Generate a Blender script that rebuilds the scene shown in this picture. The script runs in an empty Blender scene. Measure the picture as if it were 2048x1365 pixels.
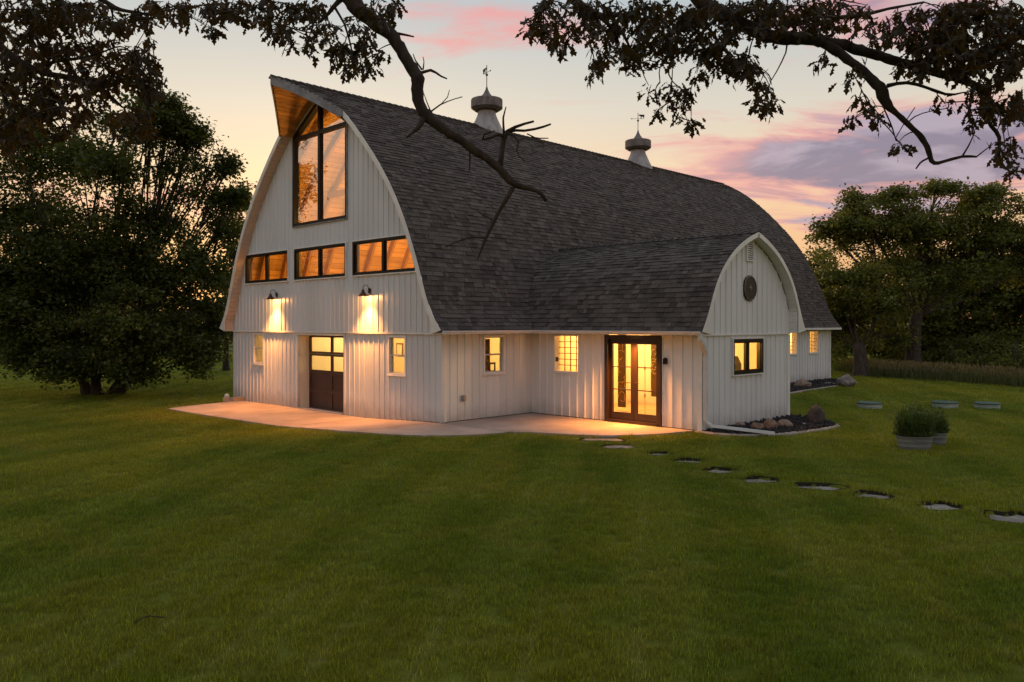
import bpy, math, random
import numpy as np
from mathutils import Vector, Matrix

random.seed(7)
RNG = np.random.default_rng(7)
SC = bpy.context.scene
COL = SC.collection

# ------------------------------------------------------------------ camera
CAM_H = 2.4
FPX = 1593.0                     # 28 mm on a 36 mm wide sensor, in pixels of a 2048 wide frame
FW = np.array([math.sqrt(.5), math.sqrt(.5), 0.0])
RT = np.array([math.sqrt(.5), -math.sqrt(.5), 0.0])
UP = np.array([0, 0, 1.0])
CAM = np.array([-12.338, -14.723, CAM_H])
cam_data = bpy.data.cameras.new('camera')
cam = bpy.data.objects.new('camera', cam_data)
COL.objects.link(cam)
cam.location = CAM
cam.rotation_euler = (math.radians(90), 0, math.radians(-45))
cam_data.sensor_width = 36
cam_data.lens = 28.0
cam_data.shift_y = -34.5 / 2048
cam_data.clip_end = 2000
SC.camera = cam

# ------------------------------------------------------------------ render settings / exposure
SC.view_settings.view_transform = 'Standard'
SC.view_settings.look = 'None'
SC.view_settings.exposure = 0.0
SC.view_settings.gamma = 1.0
SC.render.engine = 'CYCLES'
cy = SC.cycles
cy.max_bounces = 7
cy.diffuse_bounces = 4
cy.glossy_bounces = 3
cy.transmission_bounces = 4
cy.transparent_max_bounces = 12
cy.sample_clamp_indirect = 4.0
cy.caustics_reflective = False
cy.caustics_refractive = False
cy.use_denoising = True
SC.render.use_persistent_data = False

# ------------------------------------------------------------------ node helpers
class NT:
    """thin wrapper that builds node maths"""
    def __init__(self, tree):
        self.t = tree; self.n = tree.nodes; self.l = tree.links
    def new(self, typ, **kw):
        nd = self.n.new(typ)
        for k, v in kw.items():
            setattr(nd, k, v)
        return nd
    def put(self, sock, val):
        if isinstance(val, bpy.types.NodeSocket):
            self.l.new(val, sock)
        elif val is not None:
            sock.default_value = val
    def m(self, op, a, b=None, c=None, clamp=False):
        nd = self.new('ShaderNodeMath', operation=op, use_clamp=clamp)
        self.put(nd.inputs[0], a)
        if b is not None: self.put(nd.inputs[1], b)
        if c is not None: self.put(nd.inputs[2], c)
        return nd.outputs[0]
    def mix(self, fac, a, b, blend='MIX'):
        nd = self.new('ShaderNodeMix', data_type='RGBA', blend_type=blend)
        self.put(nd.inputs[0], fac)
        self.put(nd.inputs[6], a if isinstance(a, bpy.types.NodeSocket) else (*a, 1))
        self.put(nd.inputs[7], b if isinstance(b, bpy.types.NodeSocket) else (*b, 1))
        return nd.outputs[2]
    def smooth(self, x, lo, hi):
        nd = self.new('ShaderNodeMapRange', interpolation_type='SMOOTHSTEP')
        self.put(nd.inputs[0], x); nd.inputs[1].default_value = lo; nd.inputs[2].default_value = hi
        return nd.outputs[0]
    def ramp(self, fac, stops):
        nd = self.new('ShaderNodeValToRGB')
        el = nd.color_ramp.elements
        while len(el) < len(stops): el.new(0.5)
        for e, (p, c) in zip(el, stops):
            e.position = p; e.color = (*c, 1)
        self.put(nd.inputs[0], fac)
        return nd.outputs[0]
    def noise(self, vec, scale, detail=3, rough=.55, dist=0.0):
        nd = self.new('ShaderNodeTexNoise')
        self.put(nd.inputs['Vector'], vec)
        nd.inputs['Scale'].default_value = scale
        nd.inputs['Detail'].default_value = detail
        nd.inputs['Roughness'].default_value = rough
        nd.inputs['Distortion'].default_value = dist
        return nd.outputs[0]
    def comb(self, x, y, z):
        nd = self.new('ShaderNodeCombineXYZ')
        self.put(nd.inputs[0], x); self.put(nd.inputs[1], y); self.put(nd.inputs[2], z)
        return nd.outputs[0]

# ------------------------------------------------------------------ world: dusk sky
SUN_AZ = math.radians(45 + 14)       # compass direction of the set sun, measured from +X towards +Y
SUN_EL = math.radians(5.0)
world = bpy.data.worlds.new('World')
SC.world = world
world.use_nodes = True
w = NT(world.node_tree)
for nd in list(w.n): w.n.remove(nd)
out = w.new('ShaderNodeOutputWorld')
tc = w.new('ShaderNodeTexCoord')
sep = w.new('ShaderNodeSeparateXYZ')
nrm = w.new('ShaderNodeVectorMath', operation='NORMALIZE')
w.l.new(tc.outputs['Generated'], nrm.inputs[0])
w.l.new(nrm.outputs[0], sep.inputs[0])
dx, dy, dz = sep.outputs
elev = w.m('MULTIPLY', w.m('ARCSINE', dz), 180 / math.pi)                 # degrees
dotf = w.m('ADD', w.m('MULTIPLY', dx, FW[0]), w.m('MULTIPLY', dy, FW[1]))
dotr = w.m('ADD', w.m('MULTIPLY', dx, RT[0]), w.m('MULTIPLY', dy, RT[1]))
azim = w.m('MULTIPLY', w.m('ARCTAN2', dotr, dotf), 180 / math.pi)         # 0 = due north-east, positive to the east
esc = w.m('DIVIDE', w.m('MAXIMUM', elev, 0.0), 90.0)
grad = w.ramp(esc, [(0.0, (.80, .36, .20)), (.05, (.90, .50, .25)), (.115, (.93, .70, .46)), (.165, (.74, .69, .60)),
                    (.24, (.50, .57, .62)), (.45, (.58, .63, .70)), (1.0, (.60, .65, .73))])
# the side where the sun went down is warmer and brighter
sdot = w.m('ADD', w.m('MULTIPLY', dx, math.cos(SUN_AZ)), w.m('MULTIPLY', dy, math.sin(SUN_AZ)))
sunside = w.smooth(sdot, -0.9, 0.95)
grad = w.mix(1.0, grad, w.mix(sunside, (.86, .84, .90), (1.03, 1.0, .96)), 'MULTIPLY')
# clouds: flat streaky sheets seen in perspective
inv = w.m('DIVIDE', 1.0, w.m('ADD', w.m('MAXIMUM', dz, 0.0), 0.10))
cu = w.m('MULTIPLY', dotr, inv); cv = w.m('MULTIPLY', dotf, inv)
cvec = w.comb(cu, w.m('MULTIPLY', cv, 1.0), 0.0)
n1 = w.noise(w.comb(w.m('MULTIPLY', cu, .8), w.m('MULTIPLY', cv, 1.25), 3.0), 1.5, 8, .60, .9)
n2 = w.noise(w.comb(w.m('ADD', cu, 7.3), cv, 1.0), 1.9, 6, .6, .4)
def blob(a0, e0, sa, se):
    a = w.m('DIVIDE', w.m('SUBTRACT', azim, a0), sa); e = w.m('DIVIDE', w.m('SUBTRACT', elev, e0), se)
    r = w.m('ADD', w.m('MULTIPLY', a, a), w.m('MULTIPLY', e, e))
    return w.m('EXPONENT', w.m('MULTIPLY', r, -1.0))
cover = w.m('ADD', w.m('MULTIPLY', blob(25, 10.8, 14, 3.8), 1.35), w.m('MULTIPLY', blob(-.5, 20.6, 7.5, 2.0), .80))
cover = w.m('ADD', cover, w.m('MULTIPLY', blob(-19, 8.5, 9, 1.6), .6))
cover = w.m('ADD', cover, w.m('MULTIPLY', blob(24, 19.5, 9, 3.0), .62))
cover = w.m('ADD', cover, w.m('MULTIPLY', blob(23, 6.5, 7, 1.2), .35))
dens = w.m('ADD', w.m('MULTIPLY', w.m('SUBTRACT', n1, .5), 2.3), w.m('MULTIPLY', w.m('SUBTRACT', cover, .42), .85))
dens = w.m('ADD', dens, w.m('MULTIPLY', w.m('SUBTRACT', n2, .5), .5))
cmask = w.smooth(dens, -.06, .40)
core = w.smooth(w.m('ADD', dens, w.m('MULTIPLY', w.m('SUBTRACT', n2, .5), 1.1)), .10, .62)
east = w.smooth(azim, 2, 20)
ccol = w.mix(w.m('MULTIPLY', core, east), (.90, .36, .35), w.mix(w.smooth(n2, .42, .60), (.19, .155, .29), (.42, .34, .47)))
sky = w.mix(w.m('MULTIPLY', cmask, .86), grad, ccol)
below = w.smooth(elev, -2.0, 0.0)
sky = w.mix(below, (.10, .10, .07), sky)
nish = w.new('ShaderNodeTexSky', sky_type='NISHITA')
nish.sun_disc = False
nish.sun_elevation = SUN_EL
nish.sun_rotation = math.pi / 2 - SUN_AZ
bg1 = w.new('ShaderNodeBackground'); w.put(bg1.inputs[0], sky); bg1.inputs[1].default_value = 0.90
bg2 = w.new('ShaderNodeBackground'); w.put(bg2.inputs[0], nish.outputs[0]); bg2.inputs[1].default_value = 0.018
ad = w.new('ShaderNodeAddShader')
w.l.new(bg1.outputs[0], ad.inputs[0]); w.l.new(bg2.outputs[0], ad.inputs[1])
w.l.new(ad.outputs[0], out.inputs[0])

# the last of the sun, low behind the left-hand trees
sun_data = bpy.data.lights.new('sun', 'SUN')
sun_data.energy = 1.4
sun_data.angle = math.radians(4)
sun_data.color = (1.0, .66, .38)
sun = bpy.data.objects.new('sun', sun_data)
COL.objects.link(sun)
sd = Vector((math.cos(SUN_AZ) * math.cos(SUN_EL), math.sin(SUN_AZ) * math.cos(SUN_EL), math.sin(SUN_EL)))
sun.rotation_euler = sd.to_track_quat('Z', 'Y').to_euler()

# ------------------------------------------------------------------ general helpers
def pix(x, y, depth):
    """world point seen at photo pixel (x, y) at a given distance in front of the camera plane"""
    return CAM + (FW + RT * (x - 1024.0) / FPX + UP * (648.0 - y) / FPX) * depth

def gz(x, y):
    """height of the lawn"""
    a = np.clip((np.asarray(y, float) + .3) / 4.2, 0, 1); a = a * a * (3 - 2 * a)
    left = np.clip((3.0 - np.asarray(x, float)) / 3.0, 0, 1)
    return -.035 - .16 * a * left

def gpix(x, y):
    """point of the lawn seen at a pixel"""
    r = FW + RT * (x - 1024.0) / FPX + UP * (648.0 - y) / FPX
    t = -CAM_H / r[2]
    for _ in range(5):
        p = CAM + r * t
        t = (float(gz(p[0], p[1])) - CAM_H) / r[2]
    return CAM + r * t

def tagit(o, label=None, cat=None, group=None, kind=None):
    if label: o['label'] = label
    if cat: o['category'] = cat
    if group: o['group'] = group
    if kind: o['kind'] = kind
    return o

def mesh(name, verts, faces, mat=None, smooth=False):
    me = bpy.data.meshes.new(name)
    me.from_pydata([tuple(map(float, v)) for v in verts], [], [tuple(map(int, f)) for f in faces])
    if mat: me.materials.append(mat)
    if smooth: me.polygons.foreach_set('use_smooth', [True] * len(me.polygons))
    me.update()
    return me

def obj(name, me, parent=None, loc=None):
    o = bpy.data.objects.new(name, me)
    COL.objects.link(o)
    if parent: o.parent = parent
    if loc is not None: o.location = loc
    return o

def empty(name, loc=(0, 0, 0), rz=0):
    o = bpy.data.objects.new(name, None)
    COL.objects.link(o); o.location = loc; o.rotation_euler = (0, 0, rz)
    o.empty_display_size = .2
    return o

class MB:
    """collects polygons for one mesh"""
    def __init__(self): self.v = []; self.f = []
    def poly(self, pts):
        b = len(self.v); self.v += [tuple(p) for p in pts]; self.f.append(tuple(range(b, b + len(pts))))
    def box8(self, p):
        b = len(self.v); self.v += [tuple(q) for q in p]
        for q in ((0, 3, 2, 1), (4, 5, 6, 7), (0, 1, 5, 4), (1, 2, 6, 5), (2, 3, 7, 6), (3, 0, 4, 7)):
            self.f.append(tuple(b + i for i in q))
    def box(self, x0, x1, y0, y1, z0, z1):
        self.box8([(x0, y0, z0), (x1, y0, z0), (x1, y1, z0), (x0, y1, z0), (x0, y0, z1), (x1, y0, z1), (x1, y1, z1), (x0, y1, z1)])
    def tube(self, pts, rad, seg=8, cap=True):
        pts = [np.array(p, float) for p in pts]
        n = len(pts); rad = [rad] * n if np.isscalar(rad) else rad
        b = len(self.v); prev = None
        for i in range(n):
            t = pts[min(i + 1, n - 1)] - pts[max(i - 1, 0)]
            t = t / (np.linalg.norm(t) + 1e-9)
            if prev is None:
                a = np.array([0, 0, 1.0]) if abs(t[2]) < .9 else np.array([1.0, 0, 0])
            else: a = prev
            s = np.cross(t, a); s /= np.linalg.norm(s) + 1e-9
            u = np.cross(s, t); prev = u
            for k in range(seg):
                an = 2 * math.pi * k / seg
                self.v.append(tuple(pts[i] + rad[i] * (math.cos(an) * s + math.sin(an) * u)))
        for i in range(n - 1):
            for k in range(seg):
                k2 = (k + 1) % seg
                self.f.append((b + i * seg + k, b + i * seg + k2, b + (i + 1) * seg + k2, b + (i + 1) * seg + k))
        if cap:
            self.f.append(tuple(b + k for k in range(seg - 1, -1, -1)))
            self.f.append(tuple(b + (n - 1) * seg + k for k in range(seg)))
    def lathe(self, prof, c=(0, 0, 0), seg=24, sx=1.0, sy=1.0, cap=True):
        b = len(self.v)
        for r, z in prof:
            for k in range(seg):
                an = 2 * math.pi * k / seg
                self.v.append((c[0] + sx * r * math.cos(an), c[1] + sy * r * math.sin(an), c[2] + z))
        for i in range(len(prof) - 1):
            for k in range(seg):
                k2 = (k + 1) % seg
                self.f.append((b + i * seg + k, b + i * seg + k2, b + (i + 1) * seg + k2, b + (i + 1) * seg + k))
        if cap:
            self.f.append(tuple(b + k for k in range(seg - 1, -1, -1)))
            self.f.append(tuple(b + (len(prof) - 1) * seg + k for k in range(seg)))
    def build(self, name, mat, parent=None, smooth=False):
        return obj(name, mesh(name, self.v, self.f, mat, smooth), parent)

# ------------------------------------------------------------------ materials
def pmat(name, col, rough=.6, metal=0.0, col2=None, nscale=6.0, detail=4, bump=0.0, bscale=40.0, stretch=(1, 1, 1), spec=.5, tone=0.0, coat=0.0, dirt=0.0):
    m = bpy.data.materials.new(name); m.use_nodes = True
    t = NT(m.node_tree)
    p = t.n['Principled BSDF']
    geo = t.new('ShaderNodeNewGeometry')
    mp = t.new('ShaderNodeMapping'); mp.inputs['Scale'].default_value = stretch
    t.l.new(geo.outputs['Position'], mp.inputs['Vector'])
    vec = mp.outputs[0]
    c2 = col2 if col2 is not None else tuple(c * .82 for c in col)
    n = t.noise(vec, nscale, detail)
    c = t.mix(t.smooth(n, .33, .67), col, c2)
    if tone:
        at = t.new('ShaderNodeAttribute', attribute_name='tone')
        k = t.m('ADD', 1.0 - tone, t.m('MULTIPLY', at.outputs['Fac'], 2 * tone))
        c = t.mix(1.0, c, t.comb(k, k, k), 'MULTIPLY')
    if dirt:      # rain-splashed soil and streaks low on the wall
        sz = t.new('ShaderNodeSeparateXYZ'); t.l.new(geo.outputs['Position'], sz.inputs[0])
        lowz = t.m('SUBTRACT', 1.0, t.smooth(t.m('ADD', sz.outputs[2], t.m('MULTIPLY', t.noise(geo.outputs['Position'], 3.0, 5, .65), -.55)), -.45, .22))
        c = t.mix(t.m('MULTIPLY', lowz, dirt), c, (.16, .115, .07))
    t.put(p.inputs['Base Color'], c)
    p.inputs['Roughness'].default_value = rough
    p.inputs['Metallic'].default_value = metal
    p.inputs['Specular IOR Level'].default_value = spec
    if coat: p.inputs['Coat Weight'].default_value = coat
    if bump:
        bp = t.new('ShaderNodeBump'); bp.inputs['Strength'].default_value = bump; bp.inputs['Distance'].default_value = .02
        t.put(bp.inputs['Height'], t.noise(vec, bscale, 4, .6))
        t.l.new(bp.outputs[0], p.inputs['Normal'])
    return m

def leafmat(name, cols, trans=.35, tcol=None, rough=.5):
    """cols: three greens picked by the 'tone' attribute"""
    m = bpy.data.materials.new(name); m.use_nodes = True
    t = NT(m.node_tree); p = t.n['Principled BSDF']; o = t.n['Material Output']
    at = t.new('ShaderNodeAttribute', attribute_name='tone')
    c = t.ramp(at.outputs['Fac'], [(0.0, cols[0]), (.5, cols[1]), (1.0, cols[2])])
    t.put(p.inputs['Base Color'], c)
    p.inputs['Roughness'].default_value = rough
    p.inputs['Specular IOR Level'].default_value = .3
    tr = t.new('ShaderNodeBsdfTranslucent')
    t.put(tr.inputs[0], t.mix(1.0, c, tcol or (1.6, 1.5, .8), 'MULTIPLY'))
    mx = t.new('ShaderNodeMixShader'); mx.inputs[0].default_value = trans
    t.l.new(p.outputs[0], mx.inputs[1]); t.l.new(tr.outputs[0], mx.inputs[2])
    t.l.new(mx.outputs[0], o.inputs[0])
    return m

def glassmat(name, tint=(1, 1, 1), mult=1.9):
    m = bpy.data.materials.new(name); m.use_nodes = True
    t = NT(m.node_tree); o = t.n['Material Output']; t.n.remove(t.n['Principled BSDF'])
    lw = t.new('ShaderNodeLayerWeight'); lw.inputs[0].default_value = .5
    f5 = t.m('POWER', lw.outputs['Facing'], 4.0)
    fac = t.m('MULTIPLY', t.m('ADD', .04, t.m('MULTIPLY', f5, .9)), mult, clamp=True)
    tr = t.new('ShaderNodeBsdfTransparent'); tr.inputs[0].default_value = (*tint, 1)
    gl = t.new('ShaderNodeBsdfGlossy'); gl.inputs['Roughness'].default_value = 0.0
    geo = t.new('ShaderNodeNewGeometry')
    bp = t.new('ShaderNodeBump'); bp.inputs['Strength'].default_value = .04; bp.inputs['Distance'].default_value = .02
    t.put(bp.inputs['Height'], t.noise(geo.outputs['Position'], 1.3, 1)); t.l.new(bp.outputs[0], gl.inputs['Normal'])
    mx = t.new('ShaderNodeMixShader'); t.put(mx.inputs[0], fac)
    t.l.new(tr.outputs[0], mx.inputs[1]); t.l.new(gl.outputs[0], mx.inputs[2]); t.l.new(mx.outputs[0], o.inputs[0])
    return m

def emitmat(name, col, strength):
    m = bpy.data.materials.new(name); m.use_nodes = True
    p = m.node_tree.nodes['Principled BSDF']
    p.inputs['Base Color'].default_value = (*col, 1)
    p.inputs['Emission Color'].default_value = (*col, 1)
    p.inputs['Emission Strength'].default_value = strength
    return m

M = {}
M['siding'] = pmat('white_steel_siding', (.64, .67, .69), .36, 0, (.575, .60, .62), 1.1, 5, .10, 14, (1, 1, .25), .5, dirt=.5)
M['siding_wood'] = pmat('white_painted_siding', (.73, .735, .725), .5, 0, (.66, .665, .655), 1.4, 5, .15, 30, (1, 1, .2), dirt=.45)
M['trim'] = pmat('white_trim_paint', (.78, .77, .73), .45, 0, (.70, .69, .65), 2.5, 4, .06, 40)
M['soffit'] = pmat('beige_soffit_panel', (.58, .46, .38), .5, 0, (.50, .40, .33), 3, 4, .05, 30)
M['fascia_grey'] = pmat('weathered_grey_fascia', (.27, .27, .28), .6, 0, (.17, .17, .18), 5, 5, .3, 30)
M['shingle'] = pmat('charcoal_asphalt_shingle', (.106, .090, .079), .9, 0, (.076, .063, .055), 22, 5, .5, 160, (1, 1, 1), .25, tone=.44)
M['underlay'] = pmat('dark_roof_felt', (.035, .034, .034), .95)
M['wood'] = pmat('honey_pine_plank', (.62, .38, .13), .5, 0, (.48, .27, .08), 2.0, 6, .12, 25, (.35, 3, 3), .4, tone=.22)
M['rafter'] = pmat('pine_rafter', (.42, .22, .075), .55, 0, (.33, .16, .05), 2.0, 5, .1, 25, (2, 2, .5))
M['hoodwood'] = pmat('cedar_soffit_plank', (.50, .25, .075), .55, 0, (.38, .18, .05), 3.0, 5, .12, 25, (.5, 3, 3), .4, tone=.2)
M['black_frame'] = pmat('dark_bronze_frame', (.010, .008, .007), .4, 0, (.014, .011, .009), 4, spec=.2)
M['brown_frame'] = pmat('dark_brown_wood_frame', (.034, .016, .009), .4, 0, (.024, .011, .007), 4, 5, .1, 30, (4, 4, .6))
M['door_brown'] = pmat('brown_garage_panel', (.066, .030, .022), .5, 0, (.050, .023, .017), 5, 5, .1, 40, (1, 3, 1))
M['grey_frame'] = pmat('white_vinyl_sash', (.50, .49, .46), .45)
M['glass'] = glassmat('window_glass', mult=1.7)
M['glass_peak'] = glassmat('peak_window_glass', mult=5.2)
M['glass_clear'] = glassmat('window_glass_clear', mult=1.0)
M['cream'] = pmat('cream_interior_wall', (.80, .72, .56), .8, 0, (.76, .67, .52), .8)
M['floor'] = pmat('interior_floor', (.45, .33, .20), .5, 0, (.38, .27, .16), 2)
M['concrete'] = pmat('patio_concrete', (.42, .33, .275), .85, 0, (.30, .235, .195), .9, 10, .35, 60)
M['kerb'] = pmat('bed_edging_concrete', (.34, .29, .24), .9, 0, (.26, .22, .18), 6, 5, .4, 50)
M['foundation'] = pmat('foundation_dark', (.06, .05, .045), .9)
M['gutter'] = pmat('white_gutter_metal', (.66, .63, .60), .35, 0, (.60, .57, .54), 3)
M['downspout'] = pmat('pale_downspout_metal', (.62, .64, .64), .35, 0, (.55, .57, .57), 3)
M['galv'] = pmat('aged_galvanised_sheet', (.40, .37, .35), .5, .35, (.26, .23, .21), 5, 6, .15, 20, (1, 1, .4))
M['galv_rust'] = pmat('aged_cupola_drum', (.22, .195, .18), .65, .2, (.13, .11, .098), 6, 6, .25, 20, (1, 1, .5))
M['iron'] = pmat('dark_iron', (.03, .022, .018), .5, .4)
M['copper'] = pmat('bronze_lamp_shade', (.10, .042, .020), .35, .6, (.06, .028, .014), 8)
M['lid_green'] = pmat('green_riser_lid', (.035, .085, .055), .5, 0, (.026, .065, .042), 4)
M['riser'] = pmat('pale_riser_plastic', (.42, .48, .42), .5, 0, (.33, .38, .33), 5)
M['tub'] = pmat('galvanised_wash_tub', (.27, .28, .29), .4, .25, (.22, .23, .24), 3, 3, .03, 30)
M['soil'] = pmat('dark_soil', (.042, .032, .020), .95, 0, None, 20, 4, .6, 60)
M['rock_tan'] = pmat('tan_fieldstone', (.30, .22, .155), .85, 0, (.17, .125, .09), 5, 8, .6, 14)
M['rock_grey'] = pmat('grey_fieldstone', (.24, .205, .17), .85, 0, (.13, .11, .092), 6, 8, .6, 14)
M['rock_red'] = pmat('reddish_fieldstone', (.27, .15, .095), .85, 0, (.14, .085, .06), 6, 8, .6, 14)
M['rock_dark'] = pmat('dark_upright_stone', (.105, .075, .062), .85, 0, (.055, .042, .036), 5, 8, .7, 12)
M['slab'] = pmat('flat_limestone', (.30, .26, .225), .85, 0, (.18, .155, .135), 4, 7, .4, 25)
M['mulch'] = pmat('dark_lava_rock', (.035, .028, .030), .9, 0, (.018, .014, .015), 30, 4, .3, 60, tone=.5)
M['bark'] = pmat('dark_oak_bark', (.062, .040, .026), .9, 0, (.026, .017, .011), 14, 7, 1.0, 22, (1, 1, .35))
M['bark2'] = pmat('grey_brown_bark', (.075, .055, .042), .95, 0, (.035, .026, .020), 10, 7, 1.0, 18, (1, 1, .25))
M['oak_leaf'] = leafmat('oak_leaf_green', [(.026, .022, .007), (.040, .033, .009), (.066, .042, .011)], .42, (2.0, 1.25, .55))
M['maple_leaf'] = leafmat('maple_leaf_green', [(.034, .046, .010), (.062, .082, .018), (.110, .126, .030)], .42)
M['far_leaf'] = leafmat('woodland_leaf_green', [(.066, .078, .019), (.120, .134, .031), (.195, .195, .050)], .45)
M['bush_leaf'] = leafmat('bush_leaf_green', [(.036, .056, .012), (.056, .082, .018), (.085, .11, .026)], .35)
M['plant_leaf'] = leafmat('tub_plant_leaf', [(.030, .055, .012), (.052, .088, .018), (.095, .125, .030)], .35)
M['weed'] = leafmat('dry_weed_stem', [(.060, .085, .020), (.11, .11, .038), (.18, .135, .068)], .3)
M['bulb'] = emitmat('warm_bulb', (1.0, .66, .30), 40)
M['downlight'] = emitmat('warm_downlight', (1.0, .62, .26), 12)
M['print_dark'] = pmat('dark_brown_art_board', (.10, .052, .022), .5, 0, (.07, .036, .015), 4)
M['print_gold'] = pmat('pale_gold_paint', (.80, .58, .28), .5)
M['dark_item'] = pmat('dark_ceramic', (.035, .026, .02), .4)
M['item_wood'] = pmat('brown_wood_item', (.22, .11, .045), .5)
M['white_plastic'] = pmat('white_plastic', (.7, .68, .65), .4)
M['leaf_litter'] = pmat('dry_fallen_leaf', (.36, .22, .14), .7)

# ------------------------------------------------------------------ ground
def in_poly(x, y, poly):
    x = np.asarray(x); y = np.asarray(y); ins = np.zeros(x.shape, bool); n = len(poly)
    for i in range(n):
        x0, y0 = poly[i][0], poly[i][1]; x1, y1 = poly[(i + 1) % n][0], poly[(i + 1) % n][1]
        c = ((y0 > y) != (y1 > y)) & (x < (x1 - x0) * (y - y0) / (y1 - y0 + 1e-12) + x0)
        ins ^= c
    return ins

# outlines of the stepping stones: they lie in shallow hollows cut into the turf
STONES = [(1205, 880, 92, .26), (1240, 894, 66, .28), (1322, 908, 50, .26), (1376, 922, 60, .26), (1443, 941, 64, .27), (1522, 960, 70, .28), (1640, 974, 90, .28), (1752, 991, 68, .30), (1882, 1012, 78, .30), (2025, 1035, 96, .34)]
STONE_OUT, STONE_POLYS = [], []
for i, (px, py, wpx, dep) in enumerate(STONES):
    q = gpix(px, py); hw = wpx * float((q - CAM) @ FW) / FPX / 2; hd = dep * .80
    n = 14; rr = random.Random(50 + i); pts = []
    for k in range(n):
        an = 2 * math.pi * k / n; r = 1 / (abs(math.cos(an)) ** 3 + abs(math.sin(an)) ** 3) ** (1 / 3) * rr.uniform(.70, 1.12)
        pts.append(q + RT * hw * r * math.cos(an) + FW * hd * r * math.sin(an))
    STONE_OUT.append((q, pts))
    STONE_POLYS.append([tuple(q[:2] + (v - q)[:2] * 1.24 + FW[:2] * .04) for v in pts])
XS = np.unique(np.concatenate([np.linspace(-900, -60, 14), np.linspace(-60, -22, 20), np.linspace(-22, 26, 97), np.arange(-1.9, 2.0, .07), np.linspace(26, 60, 18), np.linspace(60, 900, 14)]))
YS = np.unique(np.concatenate([np.linspace(-900, -60, 14), np.linspace(-60, -22, 20), np.linspace(-22, 26, 97), np.arange(-13.0, -3.6, .07), np.linspace(26, 60, 18), np.linspace(60, 900, 14)]))
gx, gy = np.meshgrid(XS, YS, indexing='ij')
gzv = gz(gx, gy)
for pl in STONE_POLYS: gzv = np.where(in_poly(gx, gy, pl), gzv - .10, gzv)
ny = len(YS)
gv = np.stack([gx.ravel(), gy.ravel(), gzv.ravel()], 1)
ii, jj = np.meshgrid(np.arange(len(XS) - 1), np.arange(ny - 1), indexing='ij')
a = (ii * ny + jj).ravel()
gf = np.stack([a, a + ny, a + ny + 1, a + 1], 1)

def grass_colour(t, dark=1.0):
    """lawn colour shared by the turf sheet and the blades: patches and mowing bands fixed to the ground"""
    geo = t.new('ShaderNodeNewGeometry')
    pos = geo.outputs['Position']
    n_big = t.noise(pos, .30, 4, .6)
    n_mid = t.noise(pos, 1.1, 5, .65)
    sp = t.new('ShaderNodeSeparateXYZ'); t.l.new(pos, sp.inputs[0])
    wob = t.m('MULTIPLY', t.noise(pos, .05, 1), 5.0)
    # mowing passes: broad bands with narrow flattened wheel tracks
    run = t.m('ADD', t.m('ADD', t.m('MULTIPLY', sp.outputs[0], .55), t.m('MULTIPLY', sp.outputs[1], -.84)), wob)
    band = t.m('SINE', t.m('MULTIPLY', run, 3.9))
    trk = t.m('SINE', t.m('MULTIPLY', run, 7.8))
    n_fine = t.noise(pos, 5.0, 4, .7)
    c = t.mix(t.smooth(n_big, .36, .64), (.064 * dark, .096 * dark, .006 * dark), (.122 * dark, .132 * dark, .010 * dark))
    c = t.mix(t.m('MULTIPLY', t.smooth(n_mid, .48, .72), .8), c, (.150 * dark, .138 * dark, .022 * dark))
    c = t.mix(t.m('MULTIPLY', t.smooth(n_fine, .58, .75), .45), c, (.040 * dark, .075 * dark, .006 * dark))
    c = t.mix(t.m('MULTIPLY', t.smooth(band, -.5, .8), .30), c, (.155 * dark, .175 * dark, .030 * dark))
    c = t.mix(t.m('MULTIPLY', t.m('MULTIPLY', t.smooth(trk, .86, .99), t.smooth(n_big, .45, .62)), .22), c, (.20 * dark, .20 * dark, .07 * dark))
    return c

mg = bpy.data.materials.new('lawn_turf'); mg.use_nodes = True
t = NT(mg.node_tree); p = t.n['Principled BSDF']
t.put(p.inputs['Base Color'], grass_colour(t, 1.2))
p.inputs['Roughness'].default_value = .9; p.inputs['Specular IOR Level'].default_value = .1
bp = t.new('ShaderNodeBump'); bp.inputs['Strength'].default_value = .8; bp.inputs['Distance'].default_value = .05
geo = t.new('ShaderNodeNewGeometry'); t.put(bp.inputs['Height'], t.noise(geo.outputs['Position'], 30, 4, .7)); t.l.new(bp.outputs[0], p.inputs['Normal'])
M['turf'] = mg
ground = obj('ground', mesh('ground', gv, gf, mg, True))
tagit(ground, 'dark green mown lawn spreading around the barn', 'lawn', kind='structure')

# ------------------------------------------------------------------ barn: profiles
WID, LEN, RIDGE = 10.8, 21.95, 9.2
HALF = WID / 2
PT = np.array([-.38, -.18, .05, .24, .42, .72, 1.07, 1.5, 2.05, 2.6, 3.1, 3.53, 4.02, 4.5, 4.95, 5.4])
PZ = np.array([2.24, 2.44, 2.75, 3.2, 3.7, 4.4, 5.1, 5.8, 6.5, 7.1, 7.6, 8.0, 8.4, 8.73, 9.0, 9.2])
WCX, WHALF, WRIDGE = 5.235, 2.095, 4.57
WA = np.array([0, .3, .6, .9, 1.18, 1.45, 1.63, 1.79, 1.92, 2.04, 2.15, 2.25, 2.33, 2.41, 2.5])        # distance from the wing's centre line
WZ = np.array([4.58, 4.48, 4.36, 4.21, 4.04, 3.82, 3.65, 3.46, 3.27, 3.05, 2.82, 2.62, 2.47, 2.35, 2.22])

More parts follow.
